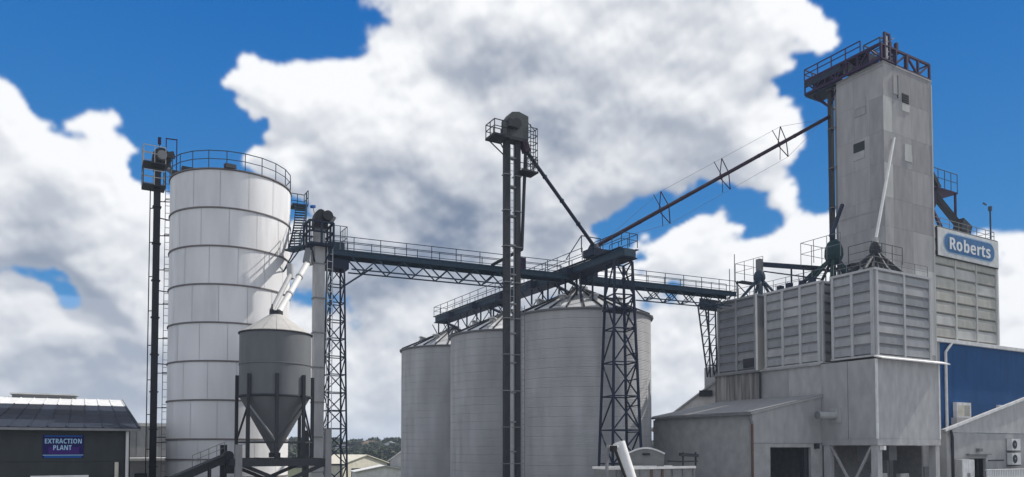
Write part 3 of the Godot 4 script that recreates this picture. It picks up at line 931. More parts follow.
# ------------------------------------------------------------------ three grey silos
func build_center_silos() -> void:
	var labels := ["nearest and widest of the three grey silos, behind the lattice tower", "middle one of the three grey silos, partly behind the twin elevator leg", "leftmost and farthest of the three grey corrugated silos"]
	var cs := [Vector3(41.75, 0, -59.05), Vector3(41.8, 0, -72.7), Vector3(41.45, 0, -86.7)]
	var R := 6.8
	var EV := 16.6
	var AP := 19.6
	var prof := []
	var ch := EV / 19.0
	for i in 25:
		var f := i / 24.0
		prof.append(Vector2(R + 0.007 * sin(f * TAU * 6.0) - (0.008 if i == 0 or i == 24 else 0.0), f * (ch - 0.012)))
	var course := lathe_mesh(prof, 64)
	var NW := 28
	var hw := TAU / NW / 2.0
	var sl := [Vector2(R + 0.22, EV + 0.0), Vector2(0.75, AP - 0.1)]
	var wedge := lathe_mesh(sl, 2, -hw + 0.008, hw - 0.008)
	var deck := lathe_mesh([Vector2(R + 0.1, EV - 0.06), Vector2(0.7, AP - 0.17)], 48)
	var lip := lathe_mesh([Vector2(R - 0.03, EV - 0.16), Vector2(R + 0.2, EV - 0.1), Vector2(R + 0.26, EV + 0.02), Vector2(R + 0.16, EV + 0.07)], 64)
	var cap := lathe_mesh([Vector2(0.8, AP - 0.2), Vector2(0.8, AP + 0.25), Vector2(0.55, AP + 0.4), Vector2(0.0, AP + 0.42)], 24)
	for n in 3:
		var c: Vector3 = cs[n]
		var t := thing("grain_silo", labels[n], "silo", c, "grey grain silos")
		for k in 19:
			put(t, "course", course, "silo_shell", Transform3D(Basis(Vector3.UP, k * 0.9), c + Vector3.UP * k * ch))
		put(t, "eave_ring", lip, "galv_dull", Transform3D(Basis(), c))
		put(t, "roof_deck", deck, "steel_dark", Transform3D(Basis(), c))
		for i in NW:
			put(t, "roof_sheet", wedge, "silo_roof" if rng.randf() < 0.7 else "silo_roof_b", Transform3D(Basis(Vector3.UP, TAU * i / NW), c))
			var a := TAU * (i + 0.5) / NW
			var d := Vector3(cos(a), 0, sin(a))
			bar(t, "roof_rib", "steel_dark", c + d * (R + 0.2) + Vector3.UP * (EV + 0.1), c + d * 0.8 + Vector3.UP * (AP - 0.06), 0.12, 0.13)
		put(t, "roof_cap", cap, "galv", Transform3D(Basis(), c))
		for i in 5:
			var a := deg_to_rad(70.0 + i * 38.0)
			var d := Vector3(cos(a), 0, sin(a))
			var p := c + d * 4.4 + Vector3.UP * (EV + 1.1)
			var vn := sub(t, "roof_vent")
			box(vn, "vent_body", "galv", p + Vector3.UP * 0.2, Vector3(0.5, 0.55, 0.5), Vector3(0, -a, 0))
			box(vn, "vent_hood", "galv_pale", p + Vector3.UP * 0.52, Vector3(0.75, 0.1, 0.75), Vector3(0, -a, 0.2))
		# roof ladder and edge rail at the front
		var aa := deg_to_rad(142.0)
		var dd := Vector3(cos(aa), 0, sin(aa))
		ladder(t, "galv_dull", c + dd * (R + 0.2) + Vector3.UP * (EV + 0.2), c + dd * 1.0 + Vector3.UP * (AP + 0.15), Vector3(-sin(aa), 0, cos(aa)), 0.5, 0.5)
		if n == 0:
			ladder(t, "galv_dull", c + Vector3(-R - 0.25, 0.5, 1.0), c + Vector3(-R - 0.25, EV + 0.6, 1.0), Vector3(0, 0, 1), 0.5, 0.5)

# ------------------------------------------------------------------ overhead bridges
func bridge_z(x: float) -> float:
	return -58.77 + (x - 18.2) * 0.1077

func bridge(label: String, xa: float, xb: float, truss: Array) -> Node3D:
	var at := func(x: float, y: float, s: float) -> Vector3: return Vector3(x - s * 0.107, y, bridge_z(x) + s)
	var t := thing("conveyor_bridge", label, "conveyor bridge", Vector3(xa, 19.3, bridge_z(xa)), "overhead conveyor bridges")
	var m := "steel_blue"
	var n := int(round((xb - xa) / 2.4))
	for s in [-0.75, 0.75]:
		for k in n:
			var p := lerpf(xa, xb, float(k) / n)
			var q := lerpf(xa, xb, float(k + 1) / n)
			bar(t, "side_plate", m, at.call(p + 0.01, 19.88, s), at.call(q - 0.01, 19.88, s), 0.08, 0.34)
		bar(t, "flange", m, at.call(xa, 20.08, s), at.call(xb, 20.08, s), 0.2, 0.09)
		bar(t, "flange", m, at.call(xa, 19.69, s), at.call(xb, 19.69, s), 0.2, 0.06)
		var w := []
		w.append(at.call(xa, 20.13, s))
		w.append(at.call(xb, 20.13, s))
		railing(t, "steel_blue", w, 2.2 if s > 0.0 else 1.95, 1.1, 0.05)
	bar(t, "deck", m, at.call(xa, 20.0, 0.0), at.call(xb, 20.0, 0.0), 1.4, 0.05)
	bar(t, "belt_casing", "steel_navy", at.call(xa, 20.2, -0.2), at.call(xb, 20.2, -0.2), 0.55, 0.3)
	for r in truss:
		var a: float = r[0]
		var b: float = r[1]
		var yb := 18.65
		for s in [-0.7, 0.7]:
			bar(t, "bottom_chord", m, at.call(a, yb, s), at.call(b, yb, s), 0.1)
			var bays := int(round((b - a) / 2.0))
			for k in bays:
				var x0 := lerpf(a, b, float(k) / bays)
				var x1 := lerpf(a, b, float(k + 1) / bays)
				var xm := (x0 + x1) / 2.0
				bar(t, "truss_diagonal", m, at.call(x0, 19.67, s), at.call(xm, yb, s), 0.09)
				bar(t, "truss_diagonal", m, at.call(xm, yb, s), at.call(x1, 19.67, s), 0.07)
				if s > 0.0:
					bar(t, "cross_tie", m, at.call(xm, yb, -0.7), at.call(xm, yb, 0.7), 0.07)
					bar(t, "cross_brace", m, at.call(xm, yb, -0.7), at.call(x1, 19.67, 0.7), 0.06)
	return t

func build_bridges() -> void:
	var t := bridge("blue-grey conveyor bridge from the lattice tower to the grey silos", 16.6, 38.35, [[18.6, 33.5]])
	bx(t, "drive_box", "steel_navy", Vector3(16.3, 18.6, -58.0), Vector3(18.3, 19.34, -59.6))
	bx(t, "drive_housing", "steel_blue", Vector3(16.35, 20.12, -58.3), Vector3(18.0, 20.75, -59.3))
	var g := [Vector3(17.0, 20.1, -58.0), Vector3(18.1, 20.1, -57.9), Vector3(18.1, 20.1, -59.6)]
	railing(t, "galv_dull", g, 0.5, 1.9, 0.05)
	bar(t, "knee_brace", "steel_navy", Vector3(17.9, 17.2, -57.65), Vector3(20.2, 18.9, -57.9), 0.13)
	bar(t, "knee_brace", "steel_navy", Vector3(17.9, 17.2, -58.7), Vector3(20.2, 18.9, -59.2), 0.13)
	var b := bridge("blue-grey conveyor bridge running right from the grey silos to the bins", 40.25, 57.6, [[46.5, 57.0]])
	bx(b, "walkway_cabinet", "steel_navy", Vector3(40.4, 20.2, -55.9), Vector3(41.6, 20.9, -56.6))
	var h := thing("control_cabinet", "small blue electrical cabinet on the bridge walkway by the twin leg", "cabinet", Vector3(33.6, 20.12, bridge_z(33.6)))
	bx(h, "body", "plant_navy", Vector3(33.2, 20.14, bridge_z(33.6) + 0.2), Vector3(34.1, 21.25, bridge_z(33.6) + 0.55))
	bx(h, "door", "steel_violet", Vector3(33.25, 20.2, bridge_z(33.6) + 0.55), Vector3(34.05, 21.2, bridge_z(33.6) + 0.58))
	# end frame where the bridge lands on the bins
	var e := thing("bridge_trestle", "leaning lattice trestle under the bridge at the bins", "lattice frame", Vector3(56.9, 11.7, -56.9))
	for z in [-56.6, -57.6]:
		bar(e, "leg", "steel_navy", Vector3(57.2, 11.7, z), Vector3(55.9, 19.3, z), 0.12)
		bar(e, "leg", "steel_navy", Vector3(57.6, 11.7, z), Vector3(57.4, 19.3, z), 0.12)
		for k in 7:
			var f0 := k / 7.0
			var f1 := (k + 1) / 7.0
			bar(e, "brace", "steel_navy", Vector3(lerpf(57.2, 55.9, f0), 11.7 + 7.6 * f0, z), Vector3(lerpf(57.6, 57.4, f1), 11.7 + 7.6 * f1, z), 0.07)
			bar(e, "strut", "steel_navy", Vector3(lerpf(57.2, 55.9, f1), 11.7 + 7.6 * f1, z), Vector3(lerpf(57.6, 57.4, f1), 11.7 + 7.6 * f1, z), 0.07)
	bar(e, "cap_beam", "steel_navy", Vector3(55.7, 19.3, -57.1), Vector3(58.4, 19.3, -57.1), 0.15, 1.2)

# ------------------------------------------------------------------ gallery over the silos
func build_gallery() -> void:
	var x0 := 38.45
	var x1 := 40.15
	var za := -48.4
	var zb := -86.5
	var t := thing("silo_gallery", "blue steel conveyor gallery running back over the grey silo roofs", "conveyor gallery", Vector3(39.3, 20.1, -67))
	var n := 14
	for k in n:
		var p := lerpf(za, zb, float(k) / n)
		var q := lerpf(za, zb, float(k + 1) / n)
		for x in [x0 + 0.2, x1 - 0.2]:
			bx(t, "side_panel", "steel_blue", Vector3(x - 0.04, 20.22, p - 0.02), Vector3(x + 0.04, 20.86, q + 0.02))
		bx(t, "cover_plate", "steel_blue", Vector3(x0 + 0.26, 20.78, p - 0.02), Vector3(x1 - 0.26, 20.84, q + 0.02))
	bx(t, "floor", "steel_navy", Vector3(x0, 20.1, za), Vector3(x1, 20.2, zb))
	for z in [za, zb]:
		bx(t, "end_panel", "steel_blue", Vector3(x0 + 0.26, 20.22, z - 0.05), Vector3(x1 - 0.26, 20.86, z + 0.05))
	for x in [x0, x1]:
		bar(t, "walkway_edge", "steel_navy", Vector3(x, 20.9, za), Vector3(x, 20.9, zb), 0.3, 0.07)
		railing(t, "steel_blue", [Vector3(x, 21.04, za), Vector3(x, 21.04, -52.2)], 1.3, 1.15, 0.05)
		railing(t, "steel_blue", [Vector3(x, 21.04, -54.0), Vector3(x, 21.04, zb)], 2.0, 1.1, 0.05)
	railing(t, "steel_blue", [Vector3(x0, 21.04, zb), Vector3(x1, 21.04, zb)], 1.0, 1.1, 0.05)
	railing(t, "steel_blue", [Vector3(x0, 21.04, za), Vector3(x1, 21.04, za)], 1.0, 1.15, 0.05)
	# trestles that carry it on the silo roofs
	for z in [-54.5, -57.0, -60.0, -63.0, -68.5, -71.0, -74.0, -77.5, -82.5, -85.5]:
		for x in [x0 + 0.2, x1 - 0.2]:
			bar(t, "trestle_leg", "steel_navy", Vector3(x, 17.4, z), Vector3(x, 20.1, z), 0.13)
		bar(t, "trestle_brace", "steel_navy", Vector3(x0 + 0.2, 18.2, z), Vector3(x1 - 0.2, 20.05, z), 0.08)
		bar(t, "trestle_brace", "steel_navy", Vector3(x0 + 0.2, 18.3, z), Vector3(x0 + 0.2, 20.05, z - 1.9), 0.08)
	# drop spouts from the conveyor to the roof caps
	for z in [-58.0, -60.2, -71.5, -73.6, -85.4]:
		tube(t, "drop_spout", "steel_navy", Vector3(39.6, 20.1, z), Vector3(41.5, 19.7, z - 0.5), 0.16)
	for k in 5:
		box(t, "gearbox", "steel_navy", Vector3(38.1, 20.3, -56.0 - k * 6.3), Vector3(0.6, 0.7, 0.9))
	# machinery where the two sloping pipes arrive
	var j := thing("junction_box", "dark transfer box on the gallery where two long pipes meet", "transfer box", Vector3(39.0, 21.1, -52.8))
	bx(j, "body", "steel_navy", Vector3(38.3, 21.1, -53.7), Vector3(40.3, 21.75, -52.2))
	put(j, "hood", lathe_mesh([Vector2(0.75, 0.0), Vector2(0.45, 0.5), Vector2(0.0, 0.52)], 4), "steel_navy", Transform3D(Basis(), Vector3(39.0, 21.75, -52.9)))
	bar(j, "frame_post", "steel_blue", Vector3(38.3, 21.7, -53.9), Vector3(38.3, 23.2, -53.9), 0.07)
	bar(j, "frame_post", "steel_blue", Vector3(40.4, 21.7, -53.9), Vector3(40.4, 23.2, -53.9), 0.07)
	bar(j, "frame_rail", "steel_blue", Vector3(38.3, 23.2, -53.9), Vector3(40.4, 23.2, -53.9), 0.07)
	bar(j, "frame_rail", "steel_blue", Vector3(38.3, 23.2, -53.9), Vector3(37.4, 21.2, -55.0), 0.07)
	# lattice tower in front of the near silo
	var l := thing("lattice_tower", "broad navy lattice tower standing before the nearest grey silo", "lattice tower", Vector3(39.3, 0, -49.8), "lattice towers")
	lattice(l, "steel_navy", Vector3(39.3, 0, -49.8), 1.42, 0.82, 0.0, 19.95, 7, 0.17, 0.1, deg_to_rad(-12.0), 2)
	for k in 9:
		var f := (k + 0.5) / 9.0
		var h := lerpf(1.42, 0.82, f)
		var o := Vector3(39.3, 19.95 * f, -49.8)
		bar(l, "mid_rail", "steel_navy", o + Vector3(h, 0, h).rotated(Vector3.UP, deg_to_rad(-12.0)), o + Vector3(h, 0, -h).rotated(Vector3.UP, deg_to_rad(-12.0)), 0.09)
	box(l, "landing", "steel_navy", Vector3(39.3, 15.9, -49.8), Vector3(2.1, 0.14, 2.1))

# ------------------------------------------------------------------ twin elevator leg in the middle
func build_leg_three() -> void:
	var t := thing("bucket_elevator", "tall twin-trunk bucket elevator leg in front of the grey silos", "elevator", Vector3(30.0, 0, -52), "bucket elevator legs")
	var z := -52.0
	trunk(t, "steel_dark", "galv_dull", Vector3(29.5, 0, z), 0.46, 0.42, 0.0, 29.4, 3.0)
	trunk(t, "steel_dark", "galv_dull", Vector3(30.5, 0, z), 0.46, 0.42, 0.0, 29.4, 3.0)
	for k in 12:
		var y := 1.5 + k * 2.4
		bar(t, "tie", "galv_dull", Vector3(29.7, y, z + 0.15), Vector3(30.3, y, z + 0.15), 0.12)
		bar(t, "tie", "galv_dull", Vector3(29.7, y, z - 0.15), Vector3(30.3, y, z - 0.15), 0.12)
	ladder(t, "galv", Vector3(30.0, 0.4, z + 0.05), Vector3(30.0, 29.0, z + 0.05), Vector3(1, 0, 0), 0.34, 0.6)
	put(t, "head_housing", prism_mesh([Vector2(-1.0, 0), Vector2(1.0, 0), Vector2(1.0, 1.95), Vector2(0.1, 2.15), Vector2(-0.55, 2.0), Vector2(-1.0, 1.4)], 1.0), "head_grey", Transform3D(Basis(), Vector3(30.3, 29.55, z + 0.5)))
	bx(t, "head_base", "steel_dark", Vector3(29.2, 29.3, z - 0.5), Vector3(31.1, 29.56, z + 0.5))
	box(t, "motor", "steel_dark", Vector3(29.5, 30.4, z + 0.75), Vector3(0.6, 0.6, 0.5))
	tube(t, "drive_guard", "steel_dark", Vector3(30.1, 30.6, z + 0.5), Vector3(30.1, 30.6, z + 0.75), 0.42)
	# service platform
	bx(t, "platform", "steel_dark", Vector3(27.95, 29.25, z - 0.8), Vector3(29.4, 29.42, z + 0.75))
	var q := [Vector3(29.4, 29.42, z + 0.72), Vector3(28.0, 29.42, z + 0.72), Vector3(28.0, 29.42, z - 0.76), Vector3(29.4, 29.42, z - 0.76)]
	railing(t, "steel_dark", q, 0.75, 1.1, 0.06)
	for s in [-0.6, 0.6]:
		bar(t, "knee_brace", "steel_dark", Vector3(28.2, 29.25, z + s), Vector3(29.4, 28.1, z + s * 0.3), 0.08)
	# lower landing with caged ladder on the other side
	bx(t, "landing", "steel_dark", Vector3(30.5, 26.75, z - 0.3), Vector3(32.0, 26.87, z + 0.95))
	railing(t, "steel_dark", [Vector3(30.9, 26.87, z + 0.9), Vector3(31.95, 26.87, z + 0.9), Vector3(31.95, 26.87, z - 0.25), Vector3(30.9, 26.87, z - 0.25)], 0.6, 1.0, 0.05)
	ladder(t, "steel_dark", Vector3(31.5, 26.9, z + 0.3), Vector3(31.5, 30.9, z + 0.3), Vector3(0, 0, 1), 0.45, 0.4)
	for k in 6:
		var y := 27.6 + k * 0.6
		var cg := sub(t, "ladder_cage")
		bar(cg, "hoop", "steel_dark", Vector3(31.5, y, z + 0.62), Vector3(32.1, y, z + 0.62), 0.05)
		bar(cg, "hoop", "steel_dark", Vector3(32.1, y, z + 0.62), Vector3(32.1, y, z - 0.02), 0.05)
		bar(cg, "hoop", "steel_dark", Vector3(32.1, y, z - 0.02), Vector3(31.5, y, z - 0.02), 0.05)
	for p in [[32.1, 0.62], [32.1, 0.3], [32.1, -0.02]]:
		bar(t, "cage_bar", "steel_dark", Vector3(p[0], 27.3, z + p[1]), Vector3(p[0], 30.6, z + p[1]), 0.04)
	bar(t, "cage_brace", "steel_dark", Vector3(31.2, 31.2, z + 0.3), Vector3(32.1, 30.5, z + 0.3), 0.05)
	# discharge and pipes
	bar(t, "discharge_chute", "steel_plum", Vector3(30.9, 29.7, z + 0.2), Vector3(31.3, 28.6, z + 0.2), 0.55)
	var s := thing("grain_spout", "dark thin pipe sloping from twin elevator head to the gallery", "pipe", Vector3(38.6, 22, -52.8), "grain spouts")
	tube(s, "pipe", "steel_navy", Vector3(31.3, 28.7, z + 0.2), Vector3(38.8, 22.1, -52.75), 0.16)
	for f in [0.25, 0.5, 0.75]:
		var p := Vector3(31.3, 28.7, z + 0.2).lerp(Vector3(38.8, 22.1, -52.75), f)
		tube(s, "collar", "steel_navy", p, p + Vector3(0.12, -0.105, 0.0), 0.21)
	var d := thing("grain_spout", "dark near-vertical pipe hugging the twin elevator leg", "pipe", Vector3(30.9, 20.3, -51.8), "grain spouts")
	tube(d, "pipe", "steel_dark", Vector3(31.25, 28.6, z + 0.1), Vector3(30.9, 20.5, z + 0.1), 0.14)
	tube(d, "elbow", "steel_dark", Vector3(30.9, 20.5, z + 0.1), Vector3(30.9, 20.3, -57.0), 0.14)

# ------------------------------------------------------------------ mill: loading box, bin base, lean-to
const X0 := 57.36
const Z0 := -38.4

func build_mill_base() -> void:
	# loading box on posts
	var t := thing("loading_box", "grey sheet-clad loading box on posts under the near bin", "building", Vector3(61.7, 0, -41))
	var xa := 57.2
	var xb := 66.2
	var za := -38.25
	var zb := -43.6
	var y0 := 4.42
	var y1 := 11.7
	bx(t, "core", "bin_core", Vector3(xa + 0.06, y0 + 0.1, za - 0.06), Vector3(xb - 0.06, y1, zb + 0.06))
	for k in 3:
		var p := lerpf(xa, xb, k / 3.0)
		var q := lerpf(xa, xb, (k + 1) / 3.0)
		bx(t, "front_sheet", "sheet_pale", Vector3(p + 0.004, y0 + 0.56, za - 0.06), Vector3(q - 0.004, y1 - 0.02, za))
	for k in 2:
		var p := lerpf(za, zb, k / 2.0)
		var q := lerpf(za, zb, (k + 1) / 2.0)
		bx(t, "side_sheet", "sheet_grey", Vector3(xa, y0 + 0.56, p - 0.065), Vector3(xa + 0.06, y1 - 0.02, q - 0.004))
		bx(t, "side_sheet", "sheet_grey", Vector3(xb - 0.06, y0 + 0.56, p - 0.065), Vector3(xb, y1 - 0.02, q - 0.004))
	bx(t, "bottom_band", "sheet_pale", Vector3(xa - 0.03, y0, za - 0.03), Vector3(xb + 0.03, y0 + 0.54, za + 0.03))
	bx(t, "bottom_band", "sheet_grey", Vector3(xa - 0.03, y0, zb), Vector3(xa + 0.05, y0 + 0.54, za - 0.03))
	bx(t, "soffit", "shade_concrete", Vector3(xa + 0.06, y0 + 0.02, zb), Vector3(xb, y0 + 0.09, za - 0.04))
	bx(t, "corner_trim", "trim_white", Vector3(xa - 0.05, y0 + 0.55, za - 0.1), Vector3(xa + 0.12, y1 - 0.03, za + 0.05))
	bx(t, "corner_trim", "trim_white", Vector3(xb - 0.12, y0 + 0.55, za - 0.1), Vector3(xb + 0.05, y1 - 0.03, za + 0.05))
	# sloping flashing over the box
	put(t, "flashing", prism_mesh([Vector2(0, 0), Vector2(0.75, -0.22), Vector2(0.75, -0.12), Vector2(0, 0.14)], xb - xa + 0.9), "trim_white", Transform3D(Basis(Vector3(0, 0, 1), Vector3.UP, Vector3(-1, 0, 0)), Vector3(xa - 0.12, y1 + 0.13, za - 0.15)))
	for p in [[57.55, -38.6], [57.55, -43.2], [65.85, -38.6], [65.85, -43.2]]:
		bx(t, "post", "sheet_pale", Vector3(p[0] - 0.3, 0, p[1] - 0.3), Vector3(p[0] + 0.3, y0, p[1] + 0.3))
	bar(t, "brace", "galv", Vector3(57.5, 4.35, -39.0), Vector3(57.5, 0.9, -40.9), 0.17)
	bar(t, "brace", "galv", Vector3(57.5, 4.35, -42.9), Vector3(57.5, 0.9, -40.9), 0.17)
	bar(t, "brace_foot", "galv", Vector3(57.5, 0.9, -40.9), Vector3(57.5, 0.0, -40.9), 0.3)
	bx(t, "rear_wall", "shade_concrete", Vector3(57.3, 0, -43.95), Vector3(66.2, 4.4, -43.65))
	bx(t, "end_wall", "shade_concrete", Vector3(66.25, 0, -43.6), Vector3(66.5, 4.4, -40.0))
	bx(t, "chute", "galv_dull", Vector3(59.5, 3.0, -41.8), Vector3(61.0, 4.42, -40.4))
	box(t, "lamp", "trim_white", Vector3(57.6, 4.2, -38.05), Vector3(0.35, 0.35, 0.35))
	bx(t, "chute", "galv_dull", Vector3(62.2, 3.1, -41.6), Vector3(63.3, 4.42, -40.5))
	bx(t, "pit_kerb", "sheet_grey", Vector3(59.0, 0, -40.2), Vector3(60.8, 2.0, -39.8))
	bx(t, "pit_kerb", "sheet_grey", Vector3(63.0, 0, -40.4), Vector3(64.3, 1.9, -40.0))
	# duct stub
	var dp := Vector3(56.9, 7.05, -42.0)
	var du := sub(t, "duct")
	box(du, "wall_plate", "galv", Vector3(57.16, 7.05, -42.2), Vector3(0.08, 1.25, 1.15))
	tube(du, "pipe", "galv", Vector3(57.2, 7.05, -42.2), Vector3(55.4, 7.05, -42.7), 0.32)
	tube(du, "rim", "galv_dull", Vector3(55.46, 7.05, -42.685), Vector3(55.38, 7.05, -42.705), 0.36)
	# block below bins two and three
	var b := thing("bin_base_block", "weathered grey block under the two rear bins", "building", Vector3(61, 0, -50))
	bx(b, "core", "bin_core", Vector3(57.6, 0, -43.96), Vector3(65.2, 11.6, -56.5))
	var zz := [-43.75, -47.4, -50.7]
	for k in 2:
		bx(b, "side_sheet", "sheet_grey" if k else "sheet_pale", Vector3(57.45, 4.0, zz[k] - 0.01), Vector3(57.6, 11.66, zz[k + 1] + 0.01))
	for k in 4:
		bx(b, "stained_sheet", "sheet_stained", Vector3(57.32, 4.0, -50.75 - k * 1.45), Vector3(57.6, 11.62, -50.75 - k * 1.45 - 1.44))
	bx(b, "end_sheet", "sheet_stained", Vector3(57.32, 4.0, -56.56), Vector3(65.2, 11.62, -56.62))
	bx(b, "ledge", "sheet_grey", Vector3(57.25, 11.66, -43.7), Vector3(65.3, 11.8, -50.6))
	bx(b, "ledge", "galv_dull", Vector3(57.1, 11.64, -50.64), Vector3(65.3, 11.78, -56.9))
	railing(b, "galv_dull", [Vector3(57.2, 11.78, -56.85), Vector3(58.5, 11.78, -56.85)], 0.7, 0.9, 0.05)
	tube(b, "drain_pipe", "steel_dark", Vector3(57.25, 8.9, -50.6), Vector3(57.25, 11.6, -50.6), 0.1)
	# lean-to
	var l := thing("lean_to_shed", "pale concrete lean-to shed with sloping roof and dark doorway", "shed", Vector3(53, 0, -50))
	var qx := 48.4
	var zq := -43.67
	var ze := -55.85
	var slope := (8.95 - 7.1) / (57.4 - 48.4)
	var low := "concrete"
	bx(l, "front_wall", low, Vector3(qx, 0, zq - 0.25), Vector3(50.55, 4.58, zq))
	bx(l, "front_wall", low, Vector3(55.75, 0, zq - 0.25), Vector3(57.28, 4.58, zq))
	bx(l, "lintel", low, Vector3(50.55, 4.25, zq - 0.25), Vector3(55.75, 4.58, zq))
	put(l, "gable_wall", prism_mesh([Vector2(qx - 0.02, 4.62), Vector2(57.28, 4.62), Vector2(57.28, 8.88), Vector2(qx - 0.02, 7.2)], 0.25), "sheet_grey", Transform3D(Basis(), Vector3(0, 0, zq + 0.04)))
	bx(l, "wall_joint", "shade_concrete", Vector3(qx + 0.05, 4.5, zq - 0.2), Vector3(57.2, 4.7, zq - 0.03))
	# side wall in cast bays
	for k in 3:
		var p := lerpf(zq - 0.26, ze, k / 3.0)
		var q := lerpf(zq - 0.26, ze, (k + 1) / 3.0)
		bx(l, "side_wall", low, Vector3(qx, 0, p - 0.006), Vector3(qx + 0.25, 7.1, q + 0.006))
	bx(l, "rear_wall", low, Vector3(qx, 0, ze), Vector3(57.2, 6.9, ze - 0.25))
	bx(l, "inner_wall", "shade_concrete", Vector3(57.29, 0, zq), Vector3(57.31, 6.9, ze))
	bx(l, "door_jamb", "steel_dark", Vector3(55.2, 0, zq - 0.8), Vector3(55.7, 4.2, zq - 0.3))
	# roof sheets
	for k in 13:
		var za2 := zq + 0.25 - k * 0.96
		bar(l, "roof_sheet", "roof_grey", Vector3(qx - 0.35, 7.23 - 0.35 * slope + 0.06, za2 - 0.48), Vector3(57.4, 8.95 + 0.06, za2 - 0.48), 0.945, 0.06)
	bx(l, "gutter", "galv_dull", Vector3(qx - 0.5, 6.97, zq + 0.2), Vector3(qx - 0.36, 7.17, ze - 0.1))
	bar(l, "barge_board", "sheet_pale", Vector3(qx - 0.3, 7.12, zq + 0.16), Vector3(57.25, 8.87, zq + 0.16), 0.04, 0.18)
	tube(l, "downpipe", "rust_brown", Vector3(qx - 0.14, 0, zq + 0.12), Vector3(qx - 0.14, 6.3, zq + 0.12), 0.11)
	tube(l, "downpipe", "galv_dull", Vector3(qx - 0.14, 6.2, zq + 0.12), Vector3(qx - 0.4, 6.85, zq + 0.1), 0.13)
	bx(l, "plinth", "steel_navy", Vector3(qx - 0.2, 0, zq + 0.1), Vector3(qx - 0.02, 1.5, ze))
	box(l, "wall_lamp", "steel_dark", Vector3(56.35, 4.35, zq + 0.15), Vector3(0.4, 0.45, 0.3))
	# white gabled shed behind
	var g := thing("gabled_shed", "white gabled shed peeking out behind the lean-to roof", "shed", Vector3(63.6, 0, -63.0))
	put(g, "wall", prism_mesh([Vector2(-7, 0), Vector2(7, 0), Vector2(7, 6.4), Vector2(0, 11.7), Vector2(-7, 6.4)], 12.0), "trim_white", Transform3D(Basis(), Vector3(63.6, 0, -63.0)))
	for s in [-1.0, 1.0]:
		put(g, "roof", prism_mesh([Vector2(s * 7.3, 6.2), Vector2(0, 11.73), Vector2(0, 11.98), Vector2(s * 7.4, 6.38)], 12.6), "galv", Transform3D(Basis(), Vector3(63.6, 0, -62.7)))
	bx(g, "ridge_vent", "steel_dark", Vector3(61.9, 10.2, -62.98), Vector3(63.4, 10.9, -62.5))
	g.rotation.y = deg_to_rad(-43.5)

# ------------------------------------------------------------------ bins
func bin_face(par: Node3D, mesh: Mesh, mats: Array, frame, org: Vector3, along: Vector3, out: Vector3, L: float, y0: float, y1: float, cols: int, rows: int) -> void:
	# org: lower corner of the face; along: unit vector; out: outward normal
	var post := 0.26
	var gw := (L - post) / cols
	var rh := (y1 - y0) / rows
	for k in cols + 1:
		var c := org + along * (post / 2 + gw * k) + Vector3.UP * ((y1 - y0) / 2) + out * 0.11
		put(par, "frame_post", UB, frame, Transform3D(Basis(along * post, Vector3.UP * (y1 - y0), out * 0.2), c))
	for k in cols:
		for r in rows:
			var c := org + along * (post / 2 + gw * (k + 0.5)) + Vector3.UP * (rh * r + 0.02)
			var zdir := out * 0.17
			var b := Basis(along * (gw - post - 0.02), Vector3.UP * (rh - 0.04), zdir)
			if along.cross(Vector3.UP).dot(out) < 0.0:
				b = Basis(-along * (gw - post - 0.02), Vector3.UP * (rh - 0.04), zdir)
			put(par, "panel", mesh, mats[rng.randi() % mats.size()], Transform3D(b, c))

func make_bin(label: String, xa: float, xb: float, za: float, zb: float, y0: float, y1: float, left_cols: int, front_cols: int, rows: int, mats: Array, frame, mesh: Mesh) -> Node3D:
	var t := thing("storage_bin", label, "storage bin", Vector3((xa + xb) / 2, y0, (za + zb) / 2), "ribbed storage bins")
	bx(t, "core", "bin_core", Vector3(xa, y0, za), Vector3(xb, y1, zb))
	if left_cols > 0:
		bin_face(t, mesh, mats, frame, Vector3(xa, y0, za), Vector3(0, 0, -1), Vector3(-1, 0, 0), za - zb, y0, y1, left_cols, rows)
	if front_cols > 0:
		bin_face(t, mesh, mats, frame, Vector3(xa, y0, za), Vector3(1, 0, 0), Vector3(0, 0, 1), xb - xa, y0, y1, front_cols, rows)
	bx(t, "top_rim", frame, Vector3(xa - 0.22, y1, za + 0.22), Vector3(xb + 0.1, y1 + 0.2, zb - 0.1))
	bx(t, "base_rim", frame, Vector3(xa - 0.2, y0 - 0.16, za + 0.2), Vector3(xb + 0.1, y0 - 0.01, zb - 0.1))
	return t

